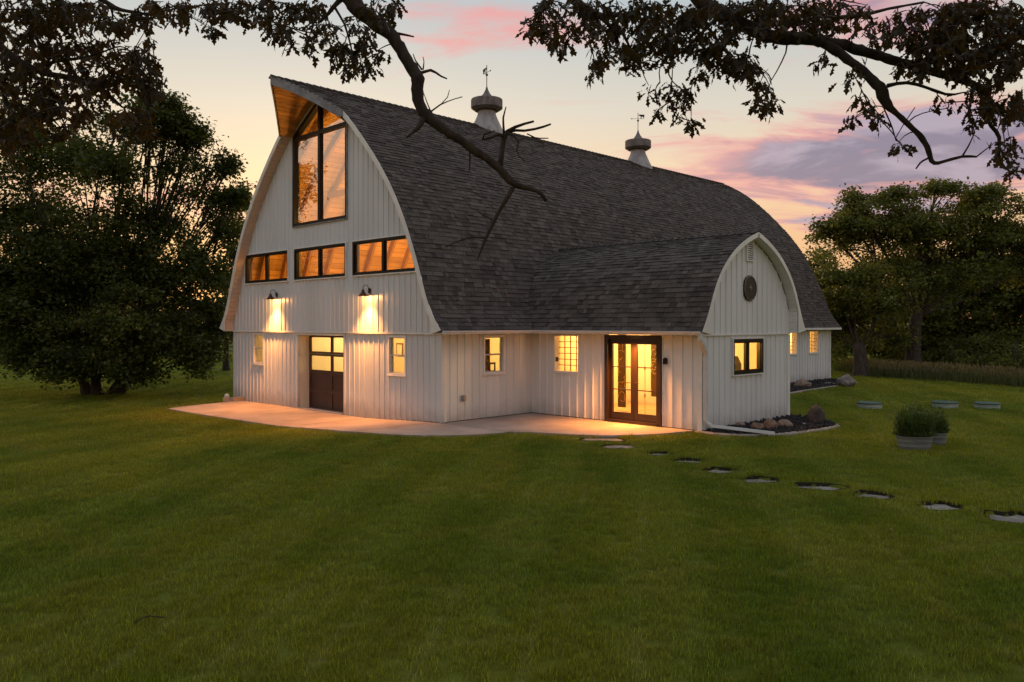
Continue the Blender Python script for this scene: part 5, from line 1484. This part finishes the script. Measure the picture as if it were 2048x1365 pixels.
def foreground_oak(name, label, base, limbs, twigs, blobs, extra, seed, n_single):
    """limbs: list of polylines [(px, py, depth, width px)]; blobs: leafy patches (px, py, rx, ry, depth, weight)"""
    rng = np.random.default_rng(seed)
    root = empty(name, base); tagit(root, label, 'tree', 'oaks overhanging the view')
    base = np.array(base)
    nodes = []
    for li, lim in enumerate(limbs):
        pts = []; rad = []
        for a_ in lim:
            if len(a_) == 4: pts.append(pix(a_[0], a_[1], a_[2])); rad.append(a_[3] / 2 * a_[2] / FPX)
            else: pts.append(np.array(a_[:3])); rad.append(a_[4])
        # resample smoothly with knobbly thickness
        P = np.array(pts); s = np.concatenate([[0], np.cumsum(np.linalg.norm(np.diff(P, axis=0), axis=1))]); n = max(6, int(s[-1] / (.05 if max(rad) > .03 else .09))); u = np.linspace(0, s[-1], n)
        Pf = np.stack([np.interp(u, s, P[:, k]) for k in range(3)], 1); Rf = np.interp(u, s, rad)
        if n > 8:
            ker = np.array([.25, .5, .25])
            for _ in range(2):
                Pf[1:-1] = .25 * Pf[:-2] + .5 * Pf[1:-1] + .25 * Pf[2:]
        Pf += rng.normal(size=Pf.shape) * (Rf * .05)[:, None]; Rf = Rf * (1 + np.clip(rng.normal(size=n), -1.5, 2.5) * .05)
        mb = MB(); sg_ = 14 if Rf[0] > .03 else 6; mb.tube(Pf - base, Rf, sg_)
        if sg_ == 14:      # ridged, knotty bark
            for i_ in range(n):
                c_ = Pf[i_] - base
                for k_ in range(sg_):
                    v_ = np.array(mb.v[i_ * sg_ + k_]) - c_; vq = Vector(v_ + Pf[i_])
                    f_ = 1 + .16 * mnoise.noise(vq * 9) + .12 * mnoise.noise(vq * 28) + .30 * max(0, mnoise.noise(vq * 3.3) - .25)
                    mb.v[i_ * sg_ + k_] = tuple(c_ + v_ * f_)
        mb.build('trunk' if li == 0 else 'branch', M['bark'], root, True)
        nodes.append(Pf)
    nodes = np.concatenate(nodes)
    # rosettes of leaves at twig ends
    ros = []
    for (px, py, rx, ry, dep, wt) in blobs:
        cnt = max(3, int(math.pi * rx * ry / 190 * wt))
        for _ in range(cnt):
            a_, r = rng.uniform(0, 6.283), math.sqrt(rng.uniform())
            ros.append(pix(px + rx * r * math.cos(a_), py + ry * r * math.sin(a_), dep + rng.normal() * .45))
    nvis = len(ros); ros += list(extra(rng)); ros = np.array(ros)
    mb = MB()
    allp = nodes.copy()
    d0 = np.array([np.min(np.linalg.norm(nodes - q, axis=1)) for q in ros])
    for k in np.argsort(d0):
        q = ros[k]; dd = np.linalg.norm(allp - q, axis=1); j = int(np.argmin(dd))
        if dd[j] > 1.6: continue
        st = allp[j]; mid = (st + q) / 2 + np.array([0, 0, .12 * dd[j]]) + rng.normal(size=3) * .12 * dd[j]
        pth = bez(st, mid, q, 5); mb.tube(pth - base, [.008, .007, .006, .005, .003], 4, cap=False)
        allp = np.vstack([allp, pth[2:]])
    tw = mb.build('twigs', M['bark'], root); tw['kind'] = 'stuff'
    # leaves
    L = []
    for k, q in enumerate(ros):
        nl = rng.integers(4, 8); az0 = rng.uniform(0, 6.283); tb = rng.uniform(.1, .8)
        for m_ in range(nl):
            az = az0 + m_ * 2.4 + rng.normal() * .3; d = np.array([math.cos(az), math.sin(az), -rng.uniform(.1, 1.5)]); d /= np.linalg.norm(d)
            up = np.array([0, 0, 1.0]) + rng.normal(size=3) * .55; s = np.cross(up, d); s /= np.linalg.norm(s); nn = np.cross(d, s)
            ln = rng.uniform(.075, .135)
            L.append((q + rng.normal(size=3) * .03 - base, np.stack([d, s, nn], 1) * ln, rng.integers(5), float(np.clip(tb + rng.normal() * .2, 0, 1)), k < nvis))
    vis = [i for i, l in enumerate(L) if l[4]]
    vis = sorted(vis, key=lambda i: depth_of(L[i][0] + base))
    single = set(vis[::max(1, len(vis) // n_single)][:n_single])
    variants = {}
    V, Q, T = [], [], []; off = 0
    for i, (o_, Mx, ti, tone, _) in enumerate(L):
        tv, tq = TEMPL[ti]
        if i in single:
            key = (ti, round(tone * 5))
            if key not in variants: variants[key] = fast_mesh('leaf', tv, tq, np.full(len(tv), tone), M['oak_leaf'])
            lo_ = obj('leaf', variants[key], root)
            mm = Matrix(((Mx[0][0], Mx[0][1], Mx[0][2], o_[0]), (Mx[1][0], Mx[1][1], Mx[1][2], o_[1]), (Mx[2][0], Mx[2][1], Mx[2][2], o_[2]), (0, 0, 0, 1)))
            lo_.matrix_local = mm
        else:
            V.append(tv @ Mx.T + o_); Q.append(tq + off); T.append(np.full(len(tv), tone)); off += len(tv)
    fo = obj('foliage', fast_mesh('foliage', np.concatenate(V), np.concatenate(Q), np.concatenate(T), M['oak_leaf']), root); fo['kind'] = 'stuff'

def local(r, f, z): return tuple(CAM * np.array([1, 1, 0]) + RT * r + FW * f + UP * z)
def P3(r, f, z, rad): q = local(r, f, z); return (q[0], q[1], q[2], 0, rad)
D = 8.2
limbsL = [
    [P3(-8.5, 3.0, -.2, .42), P3(-8.4, 3.0, 1.2, .36), P3(-8.2, 3.1, 3.0, .33), P3(-7.6, 3.6, 4.8, .30), P3(-6.0, 5.0, 6.3, .24), P3(-4.2, 6.6, 7.0, .19), P3(-2.6, 7.8, 6.6, .15), (655, -60, D, 36), (702, 0, D, 33), (726, 28, D, 32), (753, 48, D, 30), (785, 71, D, 27), (805, 107, D, 25), (824, 138, D, 25), (838, 156, D, 27), (832, 178, D, 22), (836, 206, D, 22), (852, 233, D, 25), (880, 253, D, 20), (927, 285, D, 18), (967, 313, D, 17), (999, 336, D, 16), (1018, 360, D, 14), (1030, 372, D, 13), (1054, 376, D, 10), (1082, 384, D, 8), (1092, 403, D, 7)],
    [(1000, 334, D, 11), (1004, 301, D + .05, 11), (1008, 273, D + .1, 10), (1014, 263, D + .1, 7), (1038, 251, D, 6), (1068, 243, D, 4)],
    [(1012, 264, D + .1, 7), (1026, 261, D + .1, 6), (1054, 262, D + .2, 5), (1078, 257, D + .2, 5), (1101, 249, D + .3, 4)],
    [(1008, 272, D + .1, 8), (995, 269, D, 7), (975, 279, D - .1, 7), (966, 281, D - .1, 5), (963, 273, D - .2, 4), (975, 265, D - .2, 3), (990, 262, D - .2, 2)],
    [(1008, 268, D + .1, 5), (1006, 237, D + .1, 4), (1012, 214, D + .1, 2)],
    [(1012, 266, D, 4), (1030, 273, D, 4), (1040, 289, D, 3), (1030, 305, D, 3), (1050, 324, D, 2)],
    [(1054, 268, D + .2, 3), (1072, 277, D + .2, 3), (1097, 277, D + .2, 2)],
    [(1026, 376, D, 11), (1010, 404, D, 9), (991, 435, D, 8), (975, 471, D, 7), (959, 506, D, 4), (955, 520, D, 2)],
    [(970, 476, D, 5), (939, 475, D - .1, 4), (911, 485, D - .1, 3), (890, 495, D - .1, 2)],
    [(985, 440, D, 3), (968, 432, D, 3), (951, 419, D, 2)],
    [(848, 236, D, 15), (840, 250, D - .1, 11), (832, 261, D - .1, 8), (814, 275, D - .2, 3)],
    [(842, 146, D, 8), (864, 140, D + .1, 6), (880, 152, D + .1, 4), (894, 158, D + .1, 3)],
    [(788, 66, D, 7), (805, 69, D, 5), (828, 74, D, 3)],
    [(750, 44, D, 7), (769, 38, D, 5), (793, 48, D, 3)],
    [(856, 228, D, 4), (880, 210, D, 3), (903, 200, D, 2), (925, 194, D, 2)],
    [(860, 220, D, 3), (852, 200, D, 2), (848, 188, D, 1.5)],
    [(880, 211, D, 2), (895, 195, D, 2), (899, 180, D, 1.5)],
    [(844, 140, D, 4), (830, 120, D, 3), (826, 108, D, 2)], [(846, 140, D, 3), (848, 124, D, 2), (846, 114, D, 1.5)],
    [(939, 300, D, 4), (940, 322, D, 3), (938, 344, D, 2)],
    [(690, -8, D, 12), (668, 12, D, 9), (655, 30, D, 7), (640, 45, D, 5)],
    [(668, 12, D, 6), (690, 50, D, 5), (700, 85, D, 4), (705, 110, D, 3)],
    [P3(-4.4, 6.4, 7.0, .13), (560, -70, 7.6, 22), (540, -20, 7.4, 14), (520, 20, 7.3, 8)],
    [P3(-6.4, 4.7, 6.0, .17), P3(-6.0, 6.0, 5.9, .13), (-30, 70, 8, 19), (0, 92, 8, 16), (31, 120, 8, 15), (71, 141, 8, 13), (123, 154, 8, 11), (172, 160, 8, 9), (215, 188, 8, 7), (245, 215, 8, 4)],
    [(71, 141, 8, 9), (95, 124, 8, 8), (123, 120, 8, 7), (170, 118, 8, 5), (230, 95, 8, 3)],
    [P3(-5.2, 5.6, 6.6, .12), (150, -60, 7.6, 16), (190, -10, 7.6, 11), (235, 20, 7.6, 8), (300, 30, 7.7, 5)],
    [(-20, 100, 8.2, 14), (5, 180, 8.3, 10), (20, 230, 8.4, 8), (40, 290, 8.4, 5)],
]
bl = [(60, 25, 90, 35), (150, 25, 80, 26), (40, 55, 50, 22), (120, 52, 50, 15), (215, 30, 40, 28), (262, 35, 22, 20), (300, 25, 30, 24), (335, 22, 36, 18), (390, 12, 40, 20), (432, 22, 28, 22), (470, 18, 36, 26), (520, 28, 34, 34), (432, 66, 18, 14), (552, 58, 22, 30), (580, 70, 20, 24), (600, 15, 55, 22),
      (640, 60, 22, 36), (622, 92, 14, 18), (700, 80, 40, 36), (690, 112, 30, 20), (718, 130, 36, 16), (762, 108, 14, 9), (690, 146, 14, 8), (760, 12, 42, 16), (745, 32, 34, 16),
      (90, 108, 50, 30), (150, 118, 55, 36), (230, 98, 60, 24), (288, 88, 20, 12), (262, 130, 55, 30), (300, 148, 30, 30), (240, 165, 45, 24), (300, 180, 30, 18), (60, 170, 55, 50), (150, 190, 70, 36), (20, 130, 36, 50), (25, 255, 45, 55), (270, 245, 46, 34), (110, 230, 60, 40)]
blobsL = [(a, b, c, d, 7.9 if b < 80 else 8.1, 1.0) for a, b, c, d in bl]
def shade_leavesL(rng):  # unseen leaves added above the view to shade the near lawn
    for _ in range(850):
        f_ = rng.uniform(.5, 8); r_ = rng.uniform(-9, 0.5); zmin = 2.4 + .43 * f_ + .55; yield np.array(local(r_, f_, rng.uniform(max(zmin, 4.6), max(zmin, 4.6) + 2.8)))
foreground_oak('oak_tree', 'overhanging oak whose bare crooked limb reaches down across the barn roof', local(-8.5, 3.0, float(gz(-16, -7))), limbsL, None, blobsL, shade_leavesL, 101, 160)

D = 8.6
limbsR = [
    [P3(9.0, 3.0, -.2, .45), P3(8.9, 3.0, 1.5, .38), P3(8.6, 3.2, 3.6, .35), P3(7.8, 4.0, 5.6, .31), P3(6.4, 5.4, 7.0, .26), P3(4.6, 6.8, 7.4, .21), P3(3.0, 7.9, 6.9, .17), (1380, -25, D, 30), (1402, 8, D, 29), (1468, 40, D, 28), (1510, 62, D, 27), (1553, 77, D, 26), (1607, 76, D, 25), (1650, 83, D, 23), (1687, 91, D, 21), (1727, 104, D, 20), (1768, 115, D, 19), (1808, 128, D, 18), (1848, 139, D, 17), (1888, 150, D, 16), (1941, 166, D, 14), (1976, 187, D, 11)],
    [(1648, 86, D, 20), (1693, 118, D - .1, 17), (1727, 142, D - .15, 18), (1749, 166, D - .2, 19), (1766, 180, D - .2, 24), (1768, 205, D - .2, 22), (1784, 219, D - .2, 12), (1810, 243, D - .2, 11), (1837, 267, D - .2, 11), (1856, 294, D - .2, 11), (1861, 322, D - .2, 9), (1865, 331, D - .2, 9), (1880, 326, D - .2, 7), (1912, 316, D - .2, 6), (1933, 312, D - .2, 5), (1953, 314, D - .2, 4)],
    [(1926, 311, D - .2, 4), (1939, 289, D - .2, 3), (1949, 267, D - .2, 2)],
    [(1858, 316, D - .2, 5), (1842, 324, D - .2, 4), (1832, 338, D - .2, 3)],
    [(1775, 172, D - .2, 9), (1808, 160, D - .2, 7), (1848, 174, D - .2, 6), (1875, 182, D - .2, 6), (1896, 198, D - .2, 5), (1928, 185, D - .2, 3)],
    [(1770, 222, D - .2, 3), (1783, 251, D - .2, 3), (1792, 281, D - .2, 2)],
    [(1816, 245, D - .2, 3), (1834, 230, D - .2, 2.5), (1865, 222, D - .2, 2), (1896, 217, D - .2, 2)],
    [(1792, 275, D - .2, 2), (1808, 248, D - .2, 2), (1830, 215, D - .2, 2)],
    [(1976, 187, D, 11), (1975, 215, D, 9), (1968, 236, D, 8), (1981, 259, D, 8), (2006, 264, D, 7), (2000, 284, D, 7), (1992, 321, D, 6), (2014, 342, D, 4), (2040, 356, D, 3)],
    [(1607, 70, D, 11), (1650, 37, D, 9), (1727, 32, D, 8), (1768, 19, D, 6), (1848, 5, D, 4)],
    [P3(3.2, 7.7, 7.0, .12), (1120, -50, 8.2, 24), (1146, 0, 8.2, 19), (1178, 24, 8.2, 17), (1205, 34, 8.2, 13), (1239, 29, 8.3, 9), (1290, 40, 8.4, 6)],
    [(1200, 33, 8.2, 10), (1220, 53, 8.2, 8), (1247, 68, 8.2, 6), (1262, 100, 8.2, 4)],
    [(1575, 85, D, 4), (1572, 105, D, 3), (1559, 134, D, 2.5), (1543, 160, D, 2), (1529, 200, D, 2)],
    [(1440, 30, D, 8), (1400, 70, D - .2, 6), (1365, 105, D - .3, 5), (1335, 120, D - .3, 4), (1332, 150, D - .3, 3), (1350, 175, D - .3, 2.5), (1375, 185, D - .3, 2)],
    [(1330, 118, D - .3, 3), (1318, 140, D - .3, 2.5), (1320, 165, D - .3, 2)],
    [P3(7.6, 4.4, 5.9, .16), P3(6.8, 6.6, 6.2, .13), (2080, 20, 8.4, 22), (2020, 90, 8.4, 15), (1960, 130, 8.5, 10), (1900, 140, 8.5, 6)],
    [(2060, 100, 8.4, 12), (2010, 118, 8.4, 8), (1975, 140, 8.4, 5)],
]
br = [(1090, 30, 50, 36, 1), (1080, 62, 22, 16, 1.2), (1112, 66, 34, 26, 1), (1120, 96, 10, 9, 1), (1190, 50, 46, 40, 1), (1208, 112, 26, 30, 1), (1190, 146, 14, 10, 1), (1280, 60, 55, 52, 1.1), (1268, 132, 24, 28, 1), (1330, 50, 55, 46, 1.1), (1333, 108, 28, 28, .8),
      (1318, 182, 36, 16, .8), (1370, 196, 34, 22, .9), (1392, 238, 20, 20, .9), (1340, 226, 34, 10, .8), (1410, 60, 65, 52, 1.1), (1440, 112, 44, 34, 1.1), (1402, 152, 24, 15, 1), (1470, 130, 44, 30, 1.1), (1505, 138, 18, 20, 1), (1540, 48, 55, 36, 1.1), (1535, 168, 24, 20, .9), (1528, 215, 28, 26, .9),
      (1620, 38, 55, 30, 1), (1640, 112, 24, 18, .8), (1700, 38, 55, 32, .9), (1720, 152, 32, 18, .7), (1722, 208, 24, 20, .8), (1698, 238, 16, 12, .8), (1757, 236, 14, 7, .9), (1780, 60, 46, 34, .6), (1830, 132, 50, 18, .9), (1860, 55, 70, 52, 1.5), (1950, 55, 80, 60, 1.7), (2025, 80, 46, 75, 1.4), (1900, 110, 70, 32, 1.4), (1980, 135, 60, 32, 1.2),
      (1862, 203, 36, 12, .7), (1960, 200, 40, 26, 1), (2000, 215, 44, 32, 1), (1945, 236, 22, 14, .8), (2032, 205, 26, 34, .9), (2020, 302, 28, 22, .9), (1990, 292, 14, 18, .6), (2032, 338, 16, 12, .8), (1800, 292, 6, 7, .8), (1240, 10, 120, 16, 1), (1600, 12, 140, 16, 1), (1450, 15, 120, 18, 1)]
blobsR = [(a, b, c, d, 8.3, e) for a, b, c, d, e in br]
def shade_leavesR(rng):  # added leaves out of view on the right, shading the foreground lawn
    for _ in range(850):
        f_ = rng.uniform(.5, 8); r_ = rng.uniform(-.5, 9.5); zmin = 2.4 + .43 * f_ + .55; yield np.array(local(r_, f_, rng.uniform(max(zmin, 4.6), max(zmin, 4.6) + 2.8)))
foreground_oak('oak_tree', 'overhanging oak with a leafy horizontal limb across the upper right sky', local(9.0, 3.0, -.04), limbsR, None, blobsR, shade_leavesR, 102, 290)

# ------------------------------------------------------------------ grass
def grass_clump(seed, n, rad, h, wd):
    rng = np.random.default_rng(seed); V, F = [], []
    for _ in range(n):
        a_, r = rng.uniform(0, 6.283), rad * math.sqrt(rng.uniform()); b = len(V)
        q = np.array([r * math.cos(a_), r * math.sin(a_), -.004]); az = rng.uniform(0, 6.283); d_ = np.array([math.cos(az), math.sin(az), 0]); s_ = np.array([-d_[1], d_[0], 0]); hh = h * rng.uniform(.5, 1.15); ln = hh * rng.uniform(.1, .75); w_ = wd * rng.uniform(.7, 1.3) / 2
        V += [tuple(q - s_ * w_), tuple(q + s_ * w_), tuple(q + d_ * ln * .35 + UP * hh * .6 + s_ * w_ * .8), tuple(q + d_ * ln * .35 + UP * hh * .6 - s_ * w_ * .8), tuple(q + d_ * ln + UP * hh * .95)]
        F += [(b, b + 1, b + 2, b + 3), (b + 3, b + 2, b + 4)]
    me_ = mesh('grass_clump', V, F, M['blade']); set_tone(me_, np.repeat(rng.uniform(0, 1, n), 5)); return me_
mbld = bpy.data.materials.new('grass_blade'); mbld.use_nodes = True
t = NT(mbld.node_tree); p = t.n['Principled BSDF']; o_ = t.n['Material Output']
gc = grass_colour(t, 1.75)
oi = t.new('ShaderNodeObjectInfo')
ba = t.new('ShaderNodeAttribute', attribute_name='tone'); kk = t.m('ADD', .60, t.m('MULTIPLY', t.m('POWER', ba.outputs['Fac'], 2.0), 1.25))
gc = t.mix(1.0, gc, t.comb(kk, kk, kk), 'MULTIPLY')
gc = t.mix(t.m('MULTIPLY', oi.outputs['Random'], .35), gc, (.17, .150, .030))
t.put(p.inputs['Base Color'], gc); p.inputs['Roughness'].default_value = .55; p.inputs['Specular IOR Level'].default_value = .25
tr = t.new('ShaderNodeBsdfTranslucent'); t.put(tr.inputs[0], t.mix(1.0, gc, (1.5, 1.5, .8), 'MULTIPLY'))
mx = t.new('ShaderNodeMixShader'); mx.inputs[0].default_value = .45
t.l.new(p.outputs[0], mx.inputs[1]); t.l.new(tr.outputs[0], mx.inputs[2]); t.l.new(mx.outputs[0], o_.inputs[0])
M['blade'] = mbld
clumps = [bpy.data.objects.new('grass_clump', grass_clump(200 + k, 40, .085, .054, .0044)) for k in range(4)]

rng = np.random.default_rng(9)
pts = []
for f0, f1, dens, sc in ((4.5, 10, 190, 1.0), (10, 16, 130, 1.15), (16, 24, 75, 1.4), (24, 36, 34, 1.9), (36, 62, 9, 2.8)):
    area = .66 * (f1 ** 2 - f0 ** 2) * 1.12; n = int(area * dens)
    f_ = np.sqrt(rng.uniform(f0 ** 2, f1 ** 2, n)); r_ = rng.uniform(-1, 1, n) * (f_ * .70 + .6)
    xy = CAM[None, :2] + RT[None, :2] * r_[:, None] + FW[None, :2] * f_[:, None]
    pts.append(np.column_stack([xy, np.full(n, sc) * rng.uniform(.75, 1.25, n)]))
pts = np.concatenate(pts)
x, y = pts[:, 0], pts[:, 1]
bad = (x > -.04) & (x < 22) & (y > 0) & (y < 10.85)
bad |= (x > 3.1) & (x < 7.36) & (y > -5.22) & (y < .1)
jx, jy = rng.normal(size=len(x)) * .035, rng.normal(size=len(x)) * .035      # ragged turf edges
for pl in PATIO_POLYS + STONE_POLYS + [BED1, BED2]: bad |= in_poly(x + jx, y + jy, pl)
pts = pts[~bad]; x, y = pts[:, 0], pts[:, 1]
# taller tufts round the stepping stones where the mower does not reach
near = np.zeros(len(pts))
for pl in STONE_POLYS:
    c = np.mean(np.array(pl), 0); rr = np.max(np.linalg.norm(np.array(pl) - c, axis=1)); rel = (x - c[0]) * FW[0] + (y - c[1]) * FW[1]; near = near + np.clip(1.45 - np.hypot(x - c[0], y - c[1]) / rr, 0, .45) / .45 * np.where(rel > 0, .8, -1.25)
n = len(pts)
me = bpy.data.meshes.new('grass'); me.vertices.add(n)
me.vertices.foreach_set('co', np.column_stack([x, y, gz(x, y)]).astype(np.float32).ravel())
sclv = np.column_stack([pts[:, 2], pts[:, 2], np.clip(1 + .42 * near, .4, 1.6) * rng.uniform(.8, 1.2, n) * (1 + .25 * (pts[:, 2] - 1))]).astype(np.float32)
for nm, typ, dat in (('rot', 'FLOAT_VECTOR', np.column_stack([rng.normal(size=n) * .12, rng.normal(size=n) * .12, rng.uniform(0, 6.283, n)]).astype(np.float32)), ('scl', 'FLOAT_VECTOR', sclv)):
    at = me.attributes.new(nm, typ, 'POINT'); at.data.foreach_set('vector', dat.ravel())
at = me.attributes.new('idx', 'INT', 'POINT'); at.data.foreach_set('value', rng.integers(0, 4, n).astype(np.int32))
me.materials.append(mbld)
grass = obj('grass', me); tagit(grass, 'short mown grass blades covering the lawn', 'grass', kind='stuff')
ng = bpy.data.node_groups.new('grass_scatter', 'GeometryNodeTree')
ng.interface.new_socket('Geometry', in_out='INPUT', socket_type='NodeSocketGeometry'); ng.interface.new_socket('Geometry', in_out='OUTPUT', socket_type='NodeSocketGeometry')
gi = ng.nodes.new('NodeGroupInput'); go = ng.nodes.new('NodeGroupOutput'); ip = ng.nodes.new('GeometryNodeInstanceOnPoints'); jn = ng.nodes.new('GeometryNodeJoinGeometry')
for c in clumps:
    oi = ng.nodes.new('GeometryNodeObjectInfo'); oi.inputs['Object'].default_value = c; oi.inputs['As Instance'].default_value = True
    ng.links.new(oi.outputs['Geometry'], jn.inputs[0])
def natt(name, typ):
    nd = ng.nodes.new('GeometryNodeInputNamedAttribute'); nd.data_type = typ; nd.inputs['Name'].default_value = name; return nd.outputs['Attribute']
ng.links.new(gi.outputs[0], ip.inputs['Points']); ng.links.new(jn.outputs[0], ip.inputs['Instance'])
ip.inputs['Pick Instance'].default_value = True
ng.links.new(natt('idx', 'INT'), ip.inputs['Instance Index'])
ng.links.new(natt('rot', 'FLOAT_VECTOR'), ip.inputs['Rotation']); ng.links.new(natt('scl', 'FLOAT_VECTOR'), ip.inputs['Scale'])
ng.links.new(ip.outputs[0], go.inputs[0])
md = grass.modifiers.new('scatter', 'NODES'); md.node_group = ng

# ------------------------------------------------------------------ litter on the lawn
tv, tq = TEMPL[3]
for i, (px, py, lab) in enumerate(((1160, 1236, 'dry curled fallen leaf on the lawn, lowest in the picture'), (1037, 1157, 'dry fallen leaf on the lawn near the middle'), (1782, 1064, 'dry fallen leaf on the lawn below the stepping stones'))):
    q = gpix(px, py) + UP * .05
    lm = fast_mesh('fallen_leaf', tv, tq, np.full(len(tv), .9), M['leaf_litter']); o = obj('fallen_leaf', lm, None, q); o.scale = (.10, .10, .10); o.rotation_euler = (.6, .5, i * 1.7); tagit(o, lab, 'leaf', 'fallen leaves on the lawn')
q0, q1, q2 = gpix(268, 1256), gpix(300, 1247), gpix(330, 1246)
mb = MB(); mb.tube([q0 + UP * .04, (q0 + q1) / 2 + UP * .055 + FW * .03, q1 + UP * .06, (q1 + q2) / 2 + UP * .058 - FW * .02, q2 + UP * .045], .005, 5); tagit(mb.build('fallen_twig', M['bark'], None), 'thin fallen twig lying in the foreground lawn', 'twig')
